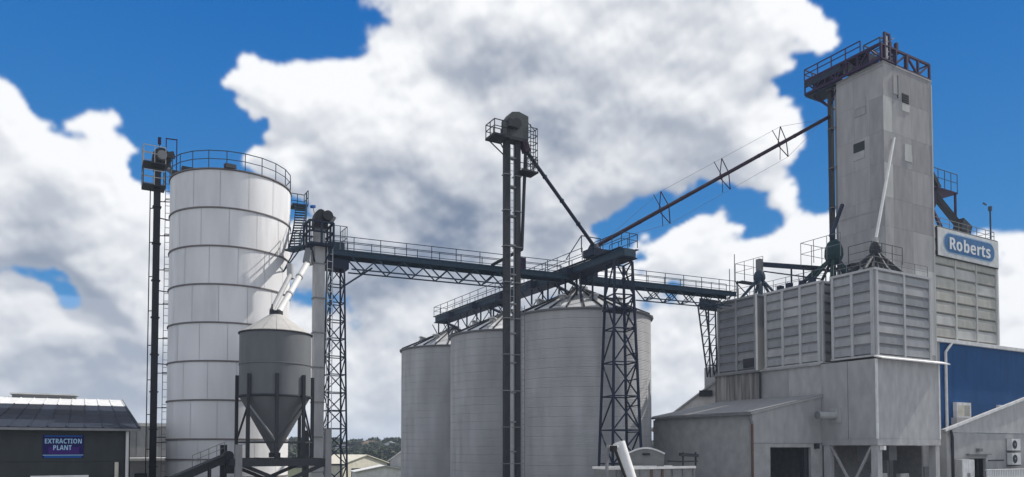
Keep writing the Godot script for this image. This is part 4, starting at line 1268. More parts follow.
func build_bins() -> void:
	var mesh := panel_mesh()
	var gm := ["bin_a", "bin_b", "bin_a", "bin_c"]
	var b1 := make_bin("near ribbed steel bin on top of the loading box", X0 + 0.1, 65.3, Z0 - 0.1, -42.55, 12.05, 19.2, 2, 2, 8, gm, "bin_frame", mesh)
	var b2 := make_bin("three-column ribbed steel bin between the two others", X0 + 0.1, 65.2, -43.75, -50.0, 11.97, 19.1, 3, 3, 8, gm, "bin_frame", mesh)
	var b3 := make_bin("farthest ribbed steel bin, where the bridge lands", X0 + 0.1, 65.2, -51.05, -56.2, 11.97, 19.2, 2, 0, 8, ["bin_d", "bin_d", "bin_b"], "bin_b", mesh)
	tube(b3, "downpipe", "galv_pale", Vector3(57.0, 11.8, -50.75), Vector3(57.0, 19.4, -50.75), 0.09)
	bx(b3, "hatch", "steel_dark", Vector3(57.2, 12.2, -52.7), Vector3(57.32, 13.1, -51.4))
	# rails and walkways on the bin roofs
	var w := thing("bin_roof_walkway", "railed steel walkway along the tops of the ribbed bins", "walkway", Vector3(59, 19.4, -48))
	railing(w, "galv_dull", [Vector3(57.5, 19.4, -38.5), Vector3(57.5, 19.4, -42.4)], 1.4, 1.0, 0.04)
	railing(w, "galv_dull", [Vector3(57.5, 19.4, -38.5), Vector3(65.2, 19.4, -38.5)], 2.0, 1.0, 0.04)
	railing(w, "galv_dull", [Vector3(58.6, 19.4, -44.0), Vector3(58.6, 19.4, -56.0)], 1.6, 1.3, 0.04)
	railing(w, "galv_dull", [Vector3(62.5, 19.4, -44.0), Vector3(62.5, 19.4, -56.0)], 1.6, 1.9, 0.04)
	bx(w, "deck", "steel_navy", Vector3(62.6, 21.5, -42.9), Vector3(63.8, 21.6, -47.2))
	bx(w, "deck", "steel_navy", Vector3(59.2, 21.5, -46.7), Vector3(62.59, 21.6, -47.2))
	railing(w, "galv_dull", [Vector3(59.2, 21.6, -42.9), Vector3(59.2, 21.6, -47.2), Vector3(63.8, 21.6, -47.2)], 1.5, 2.2, 0.045)
	bx(w, "deck", "steel_navy", Vector3(58.3, 21.3, -53.7), Vector3(61.0, 21.4, -54.6))
	railing(w, "galv_dull", [Vector3(58.3, 21.4, -51.0), Vector3(58.3, 21.4, -54.6), Vector3(61.0, 21.4, -54.6)], 1.2, 1.9, 0.04)
	bar(w, "brace", "steel_navy", Vector3(58.3, 21.3, -54.5), Vector3(58.8, 19.4, -53.0), 0.09)
	for p in [[59.3, -43.1], [59.3, -47.0], [63.6, -47.0], [58.4, -51.2], [58.4, -54.4], [60.9, -54.4]]:
		bar(w, "deck_post", "steel_navy", Vector3(p[0], 19.3, p[1]), Vector3(p[0], 21.5, p[1]), 0.09)
	for z in [-55.6, -54.9]:
		bar(w, "mast", "galv_dull", Vector3(58.5, 19.4, z), Vector3(58.5, 23.0 if z < -55.0 else 24.4, z), 0.06)
	# distributors
	var ft := []
	for a in 8:
		var an := TAU * a / 8.0 + 0.3
		ft.append(Vector3(60.4 + cos(an) * 3.2, 19.45, -40.3 + sin(an) * 1.8))
	var d1 := distributor("low spider of spouts on the near bin, before the tower", Vector3(60.4, 19.4, -40.3), 0.5, 2.0, 1.1, ft, "steel_dark")
	bx(d1, "deck", "steel_dark", Vector3(58.2, 20.35, -41.4), Vector3(62.6, 20.43, -40.9))
	railing(d1, "steel_dark", [Vector3(58.2, 20.43, -41.4), Vector3(58.2, 20.43, -39.2), Vector3(62.6, 20.43, -39.2)], 1.6, 1.5, 0.04)
	box(d1, "valve", "galv", Vector3(60.4, 22.5, -40.3), Vector3(0.4, 0.6, 0.4))
	ft = []
	for a in 9:
		var an := TAU * a / 9.0 + 0.2
		ft.append(Vector3(61.5 + cos(an) * 3.3, 19.35, -46.0 + sin(an) * 2.6))
	var d2 := distributor("dark green domed distributor with splayed legs left of the tower", Vector3(61.5, 19.3, -45.3), 0.85, 2.75, 2.0, ft, "steel_teal")
	tube(d2, "inlet_pipe", "steel_navy", Vector3(61.5, 23.8, -45.3), Vector3(61.0, 24.4, -45.2), 0.2)
	tube(d2, "inlet_pipe", "steel_navy", Vector3(61.0, 24.3, -45.2), Vector3(65.2, 28.4, -47.0), 0.2)
	ft = []
	for a in 6:
		var an := TAU * a / 6.0 + 0.2
		ft.append(Vector3(59.6 + cos(an) * 1.9, 19.45, -52.9 + sin(an) * 2.2))
	var d3 := distributor("small blue domed distributor on the farthest bin", Vector3(59.6, 19.4, -52.6), 0.6, 1.9, 1.1, ft, "steel_blue")
	box(d3, "inlet_box", "galv_dull", Vector3(59.6, 22.9, -52.6), Vector3(0.5, 1.2, 0.5))
	var f := thing("transfer_beam", "dark sloping conveyor between the two domed distributors", "conveyor", Vector3(60.5, 21, -49))
	bar(f, "casing", "steel_navy", Vector3(59.8, 22.9, -52.2), Vector3(61.0, 21.4, -46.4), 0.4, 0.45)
	bar(f, "tie_rod", "steel_navy", Vector3(59.8, 22.2, -52.2), Vector3(61.0, 20.4, -46.4), 0.12)
	bar(f, "strut", "steel_navy", Vector3(60.9, 21.4, -47.0), Vector3(60.0, 19.4, -49.0), 0.16)
	bar(f, "strut", "steel_navy", Vector3(60.4, 22.0, -49.3), Vector3(60.4, 19.4, -49.3), 0.12)
	for k in 4:
		box(f, "bin_inlet", "steel_navy", Vector3(58.6 + 0.3 * (k % 2), 19.7, -45.5 - k * 1.3), Vector3(0.5, 0.7, 0.5))

# ------------------------------------------------------------------ mill tower
func build_mill_tower() -> void:
	var xa := 65.74
	var xb := 73.7
	var za := -42.77
	var zb := -47.85
	var H := 41.3
	var t := thing("mill_tower", "tall square grey mill tower with violet gantry on top", "tower", Vector3((xa + xb) / 2, 0, (za + zb) / 2))
	bx(t, "core", "bin_core", Vector3(xa + 0.05, 0, za - 0.05), Vector3(xb - 0.05, H - 0.1, zb + 0.05))
	bx(t, "roof_slab", "tower_c", Vector3(xa - 0.03, H - 0.1, zb - 0.03), Vector3(xb + 0.03, H + 0.06, za + 0.03))
	var ys := [0.0, 4.5, 9.0, 13.4, 17.8, 21.8, 25.4, 28.2, 31.5, 34.6, 38.0, H - 0.11]
	var fx := [xa, xa + 1.35, xa + 4.4, xb]
	var pick := [
		["tower_a", "tower_b", "tower_a"], ["tower_b", "tower_a", "tower_b"], ["tower_a", "tower_b", "tower_a"], ["tower_a", "tower_b", "tower_d"],
		["tower_b", "tower_a", "tower_d"], ["tower_c", "tower_b", "tower_c"], ["tower_c", "tower_b", "tower_b"], ["tower_d", "tower_b", "tower_a"],
		["tower_c", "tower_a", "tower_b"], ["tower_d", "tower_c", "tower_a"], ["tower_c", "tower_b", "tower_b"]]
	for r in ys.size() - 1:
		for k in 3:
			bx(t, "front_panel", pick[r][k], Vector3(fx[k] + 0.006, ys[r] + 0.006, za - 0.06), Vector3(fx[k + 1] - 0.006, ys[r + 1] - 0.006, za))
	var lz := [za - 0.062, -44.25, -45.9, zb]
	for r in ys.size() - 1:
		for k in 3:
			var mm: String = ["tower_b", "tower_a", "tower_a"][k] if (r * 3 + k) % 5 else "tower_c"
			bx(t, "side_panel", mm, Vector3(xa, ys[r] + 0.006, lz[k] - 0.006), Vector3(xa + 0.06, ys[r + 1] - 0.006, lz[k + 1] + 0.006))
	bx(t, "east_wall", "tower_a", Vector3(xb - 0.06, 0, za - 0.062), Vector3(xb, H - 0.11, zb))
	bx(t, "north_wall", "tower_a", Vector3(xa + 0.062, 0, zb), Vector3(xb - 0.062, H - 0.11, zb + 0.06))
	for y in [13.2, 27.0, 40.8]:
		bx(t, "side_joint", "tower_b", Vector3(xa - 0.02, y, za + 0.02), Vector3(xa + 0.05, y + 0.12, zb))
	# louvres and blanked openings
	for w in [[69.25, 37.9, true, "tower_d"], [69.55, 33.0, false, "tower_d"]]:
		var lv := sub(t, "louvre")
		if w[2]:
			bx(lv, "upper_opening", "steel_dark", Vector3(w[0] - 0.55, w[1] + 0.1, za), Vector3(w[0] + 0.55, w[1] + 1.0, za + 0.03))
			for k in 4:
				bar(lv, "slat", "steel_dark", Vector3(w[0] - 0.52, w[1] + 0.2 + k * 0.22, za + 0.05), Vector3(w[0] + 0.52, w[1] + 0.2 + k * 0.22, za + 0.05), 0.04, 0.1)
		else:
			bx(lv, "upper_opening", "tower_d", Vector3(w[0] - 0.55, w[1], za), Vector3(w[0] + 0.55, w[1] + 0.95, za + 0.03))
		bx(lv, "cover", "tower_d", Vector3(w[0] - 0.6, w[1] - 0.75, za), Vector3(w[0] + 0.6, w[1], za + 0.05))
	for w in [[-45.2, 37.6, "tower_a", "tower_b"], [-45.4, 33.3, "steel_dark", "tower_c"]]:
		var lv := sub(t, "louvre")
		bx(lv, "upper_opening", w[2], Vector3(xa - 0.04, w[1] + 0.1, w[0] - 0.6), Vector3(xa, w[1] + 1.0, w[0] + 0.6))
		bx(lv, "cover", w[3], Vector3(xa - 0.05, w[1] - 0.7, w[0] - 0.6), Vector3(xa, w[1] + 0.05, w[0] + 0.6))
	bx(t, "door", "tower_c", Vector3(67.3, 38.5, za), Vector3(67.95, 40.3, za + 0.06))
	bx(t, "door_shadow_strip", "steel_dark", Vector3(67.96, 38.2, za), Vector3(68.06, 40.4, za + 0.07))  # dark strip standing in for the shadow beside the door
	# pale spout that hugs the front face
	tube(t, "spout", "galv_pale", Vector3(67.0, 34.0, za + 0.2), Vector3(60.6, 22.6, -40.4), 0.13)
	tube(t, "vent_pipe", "galv_dull", Vector3(xb + 0.18, 12.0, za - 0.1), Vector3(xb + 0.18, 39.0, za - 0.1), 0.06)
	tube(t, "vent_pipe", "steel_violet", Vector3(xb + 0.5, 30.0, za - 0.4), Vector3(xb + 0.5, 37.5, za - 0.4), 0.05)
	for k in 6:
		bar(t, "pipe_bracket", "galv_dull", Vector3(xb, 14.0 + k * 4.5, za - 0.15), Vector3(xb + 0.5, 14.0 + k * 4.5, za - 0.3), 0.06)
	bx(t, "edge_trim", "tower_d", Vector3(xb - 0.1, 12.0, za - 0.02), Vector3(xb + 0.04, 40.9, za + 0.03))
	# gantry on the roof
	var g := sub(t, "gantry")
	var gm := "steel_violet"
	var yb := 41.45
	var yt := 42.85
	var zr := -51.3
	for x in [65.35, 67.7]:
		bar(g, "chord", gm, Vector3(x, yb, za + 0.1), Vector3(x, yb, zr), 0.22)
		bar(g, "chord", gm, Vector3(x, yt, za + 0.1), Vector3(x, yt, zr), 0.24)
		for k in 7:
			var p := lerpf(za + 0.1, zr, k / 7.0)
			var q := lerpf(za + 0.1, zr, (k + 1) / 7.0)
			bar(g, "upright", gm, Vector3(x, yb, p), Vector3(x, yt, p), 0.17)
			if k % 2 == 0:
				bar(g, "diagonal", gm, Vector3(x, yb, p), Vector3(x, yt, q), 0.14)
			else:
				bar(g, "diagonal", gm, Vector3(x, yt, p), Vector3(x, yb, q), 0.14)
		bar(g, "upright", gm, Vector3(x, yb, zr), Vector3(x, yt, zr), 0.11)
	for k in 8:
		var p := lerpf(za + 0.1, zr, k / 7.0)
		bar(g, "cross_beam", gm, Vector3(65.35, yb, p), Vector3(67.7, yb, p), 0.12)
		bar(g, "cross_beam", gm, Vector3(65.35, yt, p), Vector3(67.7, yt, p), 0.1)
	bx(g, "floor", "steel_navy", Vector3(65.3, 42.93, -44.6), Vector3(67.75, 43.0, zr - 0.05))
	bx(g, "rear_floor", "steel_navy", Vector3(65.4, 41.22, zb - 0.1), Vector3(67.7, 41.36, zr))
	railing(t, gm, [Vector3(65.3, 43.0, -44.8), Vector3(65.3, 43.0, zr), Vector3(67.75, 43.0, zr), Vector3(67.75, 43.0, -46.5)], 1.6, 1.1, 0.09)
	# truss along the front edge
	var z := za - 0.12
	for y in [41.45, 43.0]:
		bar(g, "front_chord", gm, Vector3(65.8, y, z), Vector3(73.6, y, z), 0.2)
	for k in 5:
		var p := lerpf(65.8, 73.6, k / 4.0)
		bar(g, "front_upright", gm, Vector3(p, 41.4, z), Vector3(p, 43.0, z), 0.3 if k == 2 else 0.2)
		if k < 4:
			var q := lerpf(65.8, 73.6, (k + 1) / 4.0)
			bar(g, "front_diagonal", gm, Vector3(p, 41.45 if k % 2 else 43.0, z), Vector3(q, 43.0 if k % 2 else 41.45, z), 0.17)
	for x in [68.8, 73.5]:
		bar(g, "return_beam", gm, Vector3(x, 43.0, z), Vector3(x, 43.0, zb), 0.12)
		bar(g, "return_post", gm, Vector3(x, 41.4, zb), Vector3(x, 43.0, zb), 0.12)
	# head frame at the corner
	var hx := 66.0
	for p in [[hx, za + 0.05], [hx + 0.75, za + 0.05]]:
		bar(g, "portal_post", gm, Vector3(p[0], 41.4, p[1]), Vector3(p[0], 44.1, p[1]), 0.2)
	for y in [41.9, 42.4, 42.9, 43.4]:
		bar(g, "portal_rung", "galv_pale", Vector3(hx, y, za + 0.05), Vector3(hx + 0.75, y, za + 0.05), 0.06)
	bar(g, "portal_head", gm, Vector3(hx - 0.1, 44.1, za + 0.05), Vector3(hx + 0.85, 44.1, za + 0.05), 0.16)
	bx(g, "portal_mesh", "galv_pale", Vector3(hx + 0.2, 41.7, za), Vector3(hx + 0.55, 43.9, za + 0.03))
	railing(t, "steel_blue", [Vector3(67.9, 43.0, -44.0), Vector3(67.9, 43.0, -46.3), Vector3(70.2, 43.0, -46.3)], 1.0, 1.5, 0.07)
	bx(g, "gearbox", "steel_navy", Vector3(65.7, 41.5, -50.6), Vector3(67.3, 42.5, -48.4))
	bx(g, "side_plate", "steel_navy", Vector3(65.25, 42.1, -47.0), Vector3(65.3, 42.7, zr))
	bar(g, "hand_winch", gm, Vector3(68.6, 43.0, -43.2), Vector3(68.6, 44.0, -43.2), 0.3)
	bx(g, "drive_motor", "steel_navy", Vector3(66.0, 41.5, -45.6), Vector3(67.3, 42.6, -44.2))
	tube(g, "drive_drum", "galv_dull", Vector3(65.8, 42.2, -46.6), Vector3(67.4, 42.2, -46.6), 0.55)
	for p in [[68.2, -44.6], [70.0, -44.6], [68.2, -46.4], [70.0, -46.4]]:
		bar(g, "hoist_post", "steel_blue", Vector3(p[0], 41.4, p[1]), Vector3(p[0], 45.2, p[1]), 0.11)
	for p in [[68.2, -44.6, 70.0, -44.6], [70.0, -44.6, 70.0, -46.4], [70.0, -46.4, 68.2, -46.4], [68.2, -46.4, 68.2, -44.6]]:
		for y in [44.4, 45.2]:
			bar(g, "hoist_beam", "steel_blue", Vector3(p[0], y, p[1]), Vector3(p[2], y, p[3]), 0.1)
	bx(g, "winch", "steel_violet", Vector3(68.5, 41.5, -46.0), Vector3(69.7, 42.7, -45.0))
	bar(g, "boom", "steel_dark", Vector3(67.5, 44.0, -43.0), Vector3(68.6, 44.6, -43.4), 0.08)
	# leg four: trunk beside the tower
	var e := thing("bucket_elevator", "dark elevator trunk standing against the back of the mill tower", "elevator", Vector3(66.3, 0, -48.9), "bucket elevator legs")
	trunk(e, "steel_dark", "galv_dull", Vector3(66.3, 0, -48.95), 0.44, 0.4, 0.0, 41.2, 4.0)
	trunk(e, "galv_dull", "galv_dull", Vector3(66.3, 0, -48.25), 0.3, 0.3, 0.0, 41.2, 4.0)
	bar(e, "bracket", "steel_violet", Vector3(66.2, 39.3, -48.9), Vector3(66.2, 41.2, -50.8), 0.16)
	bar(e, "bracket", "steel_violet", Vector3(66.2, 39.3, -49.0), Vector3(66.2, 41.2, -47.95), 0.16)
	bar(e, "bracket", "steel_violet", Vector3(66.9, 39.3, -48.9), Vector3(66.9, 41.2, -50.8), 0.16)

# ------------------------------------------------------------------ sign bin and blue warehouse
func build_roberts() -> void:
	var mesh := panel_mesh()
	var xa := 76.2
	var xb := 88.5
	var za := -44.6
	var t := make_bin("tall cream ribbed bin carrying the Roberts sign", xa, xb, za, -54.0, 15.7, 27.3, 0, 3, 9, ["beige_a", "beige_b", "beige_c"], "beige_c", mesh)
	bx(t, "edge_trim", "sign_board", Vector3(xb, 15.7, za), Vector3(xb + 0.25, 27.4, za + 0.25))
	railing(t, "galv_dull", [Vector3(xa, 27.5, za), Vector3(xb, 27.5, za), Vector3(xb, 27.5, -53.0)], 1.8, 1.0, 0.05)
	tube(t, "mast", "steel_blue", Vector3(88.2, 27.4, -44.8), Vector3(88.2, 31.2, -44.8), 0.09)
	box(t, "lamp", "steel_blue", Vector3(88.2, 31.2, -44.8), Vector3(0.3, 0.5, 0.3))
	bar(t, "lamp_arm", "steel_blue", Vector3(86.8, 31.6, -44.8), Vector3(87.4, 31.5, -44.8), 0.14)
	# head machinery on its roof
	var ft := []
	for a in 5:
		var an := TAU * a / 5.0 + 0.5
		ft.append(Vector3(80.0 + cos(an) * 2.2, 27.5, -47.0 + sin(an) * 1.6))
	var d := distributor("dark machinery head with slanting spouts above the Roberts sign", Vector3(80.0, 27.4, -47.0), 0.8, 3.2, 2.6, ft, "steel_violet")
	bx(d, "deck", "steel_violet", Vector3(78.6, 32.5, -48.0), Vector3(84.0, 32.65, -46.0))
	railing(d, "steel_blue", [Vector3(79.0, 32.65, -46.0), Vector3(83.9, 32.65, -46.0)], 1.3, 2.0, 0.06)
	bar(d, "deck_post", "steel_violet", Vector3(83.8, 27.4, -46.2), Vector3(83.8, 32.5, -46.2), 0.2)
	bar(d, "deck_post", "steel_violet", Vector3(78.8, 27.4, -46.2), Vector3(78.8, 36.5, -46.2), 0.2)
	bar(d, "long_chute", "steel_dark", Vector3(80.3, 32.4, -46.8), Vector3(85.2, 27.7, -45.6), 0.55)
	bar(d, "long_chute", "steel_dark", Vector3(78.6, 36.0, -46.8), Vector3(81.6, 33.0, -46.8), 0.5)
	box(d, "gearbox", "steel_dark", Vector3(84.0, 28.5, -45.6), Vector3(1.8, 1.4, 1.0), Vector3(0, 0, -0.4))
	box(d, "hopper", "galv_dull", Vector3(78.2, 29.3, -46.2), Vector3(1.3, 2.6, 1.0))
	# sign
	var s := thing("company_sign", "white board with blue oval reading Roberts", "sign", Vector3(83, 24.3, za + 0.3))
	var zs := za + 0.30
	bx(s, "board", "sign_board", Vector3(76.9, 24.35, zs), Vector3(88.6, 27.3, zs + 0.08))
	bx(s, "frame_edge", "steel_dark", Vector3(76.8, 24.25, zs - 0.08), Vector3(88.7, 27.42, zs - 0.01))
	var oval := func(hw: float, hh: float) -> Array:
		var o := []
		for k in 48:
			var a := TAU * k / 48.0
			var r := hh
			var sx := signf(cos(a)) * (hw - hh)
			o.append(Vector2(cos(a) * r + sx, sin(a) * hh))
		return o
	put(s, "oval_border", prism_mesh(oval.call(4.95, 1.1), 0.03), "sign_edge", Transform3D(Basis(), Vector3(82.8, 25.87, zs + 0.115)))
	put(s, "oval", prism_mesh(oval.call(4.82, 0.97), 0.03), "sign_blue", Transform3D(Basis(), Vector3(82.8, 25.87, zs + 0.13)))
	text(s, "lettering", "Roberts", "sign_white", Vector3(82.85, 25.87, zs + 0.14), 7.9, 1.4)
	# blue warehouse
	var w := thing("blue_warehouse", "deep blue sheet-clad warehouse wall below the Roberts sign", "warehouse", Vector3(90, 0, -60))
	var zb := -44.35
	bx(w, "core", "bin_core", Vector3(73.9, 0, zb - 0.06), Vector3(124, 15.2, -75))
	for k in 20:
		bx(w, "sheet", "blue_wall", Vector3(77.0 + k * 2.35 + 0.004, 5.0, zb - 0.055), Vector3(77.0 + (k + 1) * 2.35 - 0.004, 15.2, zb))
	bx(w, "sheet", "sheet_grey", Vector3(73.9, 0, zb - 0.055), Vector3(76.99, 15.2, zb + 0.01))
	bx(w, "lower_wall", "sheet_grey", Vector3(77.0, 0, zb - 0.055), Vector3(124, 4.99, zb))
	bx(w, "gutter", "trim_white", Vector3(73.5, 15.2, zb - 0.2), Vector3(124, 15.55, zb + 0.35))
	put(w, "roof", prism_mesh([Vector2(44.3, 15.5), Vector2(60, 17.5), Vector2(75, 15.5)], 50.0), "galv_pale", Transform3D(Basis(Vector3(0, 0, -1), Vector3.UP, Vector3(1, 0, 0)), Vector3(124, 0, 0)))
	tube(w, "downpipe", "trim_white", Vector3(77.7, 5.0, zb + 0.2), Vector3(77.7, 14.2, zb + 0.2), 0.14)
	tube(w, "downpipe", "trim_white", Vector3(77.7, 14.2, zb + 0.2), Vector3(78.8, 15.2, zb + 0.25), 0.14)
	var v := thing("wall_unit", "pale boxed vent unit at the foot of the blue wall", "vent unit", Vector3(80.5, 7.4, zb))
	bx(v, "frame", "trim_white", Vector3(79.2, 7.4, zb + 0.01), Vector3(81.9, 9.0, zb + 0.4))
	bx(v, "grille", "cream", Vector3(79.5, 7.6, zb + 0.4), Vector3(80.5, 8.7, zb + 0.43))
	bx(v, "grille", "beige_b", Vector3(80.65, 7.6, zb + 0.4), Vector3(81.6, 8.7, zb + 0.43))
	bx(v, "base_box", "sheet_pale", Vector3(78.8, 5.2, zb + 0.01), Vector3(82.5, 7.38, zb + 0.6))
	var v2 := thing("roof_box", "small pale box on the grey shed roof at right edge", "vent unit", Vector3(93, 8, -44))
	bx(v2, "body", "trim_white", Vector3(87.6, 8.0, zb + 0.02), Vector3(90.2, 8.95, zb + 0.3))

# ------------------------------------------------------------------ shed at the right edge
func build_right_shed() -> void:
	var z := -39.0
	var xa := 68.5
	var xr := 86.0
	var yr := 10.1
	var t := thing("gabled_annexe", "low grey gabled annexe with air conditioners at right edge", "shed", Vector3(80, 0, -41))
	# wall with door opening
	bx(t, "wall", "sheet_grey", Vector3(xa, 0, z - 0.25), Vector3(72.0, 5.6, z))
	bx(t, "wall", "sheet_grey", Vector3(75.0, 0, z - 0.25), Vector3(103.5, 5.6, z))
	bx(t, "lintel", "sheet_grey", Vector3(72.0, 3.2, z - 0.25), Vector3(75.0, 5.6, z))
	for x in [73.0, 74.0]:
		bx(t, "door_bar", "steel_dark", Vector3(x - 0.06, 0, z - 0.27), Vector3(x + 0.06, 3.2, z - 0.2))
	put(t, "gable", prism_mesh([Vector2(xa - 0.02, 5.64), Vector2(103.5, 5.64), Vector2(103.5, 5.9), Vector2(xr, yr - 0.1), Vector2(xa - 0.02, 5.9)], 0.25), "sheet_pale", Transform3D(Basis(), Vector3(0, 0, z + 0.05)))
	bx(t, "end_wall", "sheet_grey", Vector3(xa, 0, z - 0.26), Vector3(xa + 0.25, 5.8, -44.0))
	var sl := (yr - 5.95) / (xr - xa)
	bx(t, "flat_roof", "galv", Vector3(xa, 5.5, z - 0.25), Vector3(103.5, 5.62, -44.2))
	bar(t, "coping", "galv", Vector3(xa - 0.4, 5.95 - 0.4 * sl, z - 0.05), Vector3(xr, yr, z - 0.05), 0.4, 0.08)
	bar(t, "coping", "galv", Vector3(103.9, 5.95 - 0.4 * sl, z - 0.05), Vector3(xr, yr, z - 0.05), 0.4, 0.08)
	bar(t, "barge_board", "trim_white", Vector3(xa - 0.45, 5.83, z + 0.19), Vector3(xr, yr - 0.02, z + 0.19), 0.05, 0.26)
	bx(t, "conduit", "steel_dark", Vector3(75.4, 2.95, z), Vector3(78.2, 3.05, z + 0.06))
	bx(t, "awning", "galv_dull", Vector3(71.6, 3.55, z), Vector3(75.4, 3.65, z + 0.35))
	tube(t, "drain_pipe", "steel_dark", Vector3(69.2, 0, z + 0.15), Vector3(69.2, 5.2, z + 0.15), 0.12)
	tube(t, "drain_pipe", "steel_dark", Vector3(69.2, 5.2, z + 0.15), Vector3(68.7, 5.8, z + 0.3), 0.12)
	box(t, "lamp", "galv_dull", Vector3(73.6, 4.0, z + 0.2), Vector3(0.6, 0.3, 0.3))
	for k in 2:
		var y := 3.95 - k * 1.4
		var ac := thing("air_conditioner", ["upper of two pale air conditioning units on the annexe wall", "lower of two pale air conditioning units on the annexe wall"][k], "air conditioner", Vector3(79.4, y, z), "air conditioners on the annexe")
		bx(ac, "case", "sign_board", Vector3(78.7, y, z + 0.08), Vector3(80.3, y + 1.15, z + 0.55))
		tube(ac, "fan_grille", "steel_dark", Vector3(79.2, y + 0.58, z + 0.54), Vector3(79.2, y + 0.58, z + 0.58), 0.42)
		tube(ac, "fan_hub", "galv_dull", Vector3(79.2, y + 0.58, z + 0.57), Vector3(79.2, y + 0.58, z + 0.61), 0.12)
		bx(ac, "bracket", "steel_dark", Vector3(78.7, y - 0.1, z + 0.02), Vector3(80.4, y - 0.02, z + 0.5))
		bx(ac, "side_louvre", "steel_dark", Vector3(80.34, y, z + 0.08), Vector3(80.62, y + 1.1, z + 0.4))
	var c := thing("steel_cabinet", "pale upright steel cabinet by the annexe door", "cabinet", Vector3(70.5, 0, z + 0.5))
	for k in 2:
		bx(c, "door", "sign_board", Vector3(69.3 + k * 1.0, 0.1, z + 0.9), Vector3(70.26 + k * 1.0, 3.1, z + 0.95))
		bx(c, "handle", "steel_dark", Vector3(70.1 + k * 0.3, 1.5, z + 0.95), Vector3(70.16 + k * 0.3, 1.9, z + 0.99))
	bx(c, "body", "sheet_pale", Vector3(69.25, 0, z + 0.2), Vector3(71.3, 3.15, z + 0.89))
	var f := thing("corrugated_fence", "low pale corrugated fence before the annexe", "fence", Vector3(80, 0, z + 2.2))
	for k in 60:
		bx(f, "sheet_rib", "sign_board", Vector3(71.2 + k * 0.3, 0, z + 2.0), Vector3(71.2 + k * 0.3 + 0.2, 2.15, z + 2.12))
	bx(f, "backing", "galv_dull", Vector3(71.2, 0, z + 1.94), Vector3(89.2, 2.1, z + 1.99))
	bx(f, "top_rail", "sign_board", Vector3(71.1, 2.16, z + 1.92), Vector3(89.3, 2.24, z + 2.15))
	# link wall between loading box and annexe
	var l := thing("link_wall", "narrow grey wall between loading box and annexe", "wall", Vector3(67.4, 0, -40.6))
	bx(l, "panel", "sheet_grey", Vector3(66.55, 0, -40.8), Vector3(68.4, 6.0, -40.6))
	bx(l, "coping", "galv_dull", Vector3(66.55, 6.0, -40.85), Vector3(68.4, 6.12, -40.55))
	box(l, "meter_box", "galv_dull", Vector3(67.6, 2.0, -40.45), Vector3(0.8, 0.9, 0.25))

# ------------------------------------------------------------------ long braced pipe from the tower to the gallery
func build_long_spout() -> void:
	var a := Vector3(39.0, 22.05, -52.8)
	var b := Vector3(66.15, 38.4, -49.05)
	var t := thing("grain_spout", "long plum-coloured pipe with cable-braced frames sloping from the tower", "pipe", Vector3(39, 22, -52.8), "grain spouts")
	var d := (b - a).normalized()
	var n := 6
	for k in n:
		var p := a.lerp(b, float(k) / n)
		var q := a.lerp(b, float(k + 1) / n)
		tube(t, "pipe", "steel_plum", p + d * 0.03, q - d * 0.03, 0.18)
		if k > 0:
			tube(t, "collar", "steel_plum", p - d * 0.05, p + d * 0.05, 0.2)
	var tops := []
	var bots := []
	for f in [0.255, 0.505, 0.765]:
		var p := a.lerp(b, f)
		var side := Vector3(0, 0, 1)
		var top := p + Vector3(-0.55, 1.45, 0.5)
		var bot := p + Vector3(0.55, -1.35, 0.5)
		var fr := sub(t, "brace_frame")
		bar(fr, "strut", "steel_plum", top, p + d * 0.9, 0.07)
		bar(fr, "strut", "steel_plum", top, p - d * 0.35, 0.07)
		bar(fr, "strut", "steel_plum", bot, p + d * 0.9, 0.07)
		bar(fr, "strut", "steel_plum", bot, p - d * 0.35, 0.07)
		bar(fr, "strut", "steel_plum", top + Vector3(0, 0, -1.0), p, 0.06)
		bar(fr, "strut", "steel_plum", bot + Vector3(0, 0, -1.0), p, 0.06)
		tops.append(top)
		bots.append(bot)
	var lt := [a + d * 0.8] + tops + [b - d * 0.6]
	var lb := [a + d * 0.8] + bots + [b - d * 0.6]
	for k in 4:
		bar(t, "cable", "galv_dull", lt[k], lt[k + 1], 0.025)
		bar(t, "cable", "galv_dull", lb[k], lb[k + 1], 0.025)

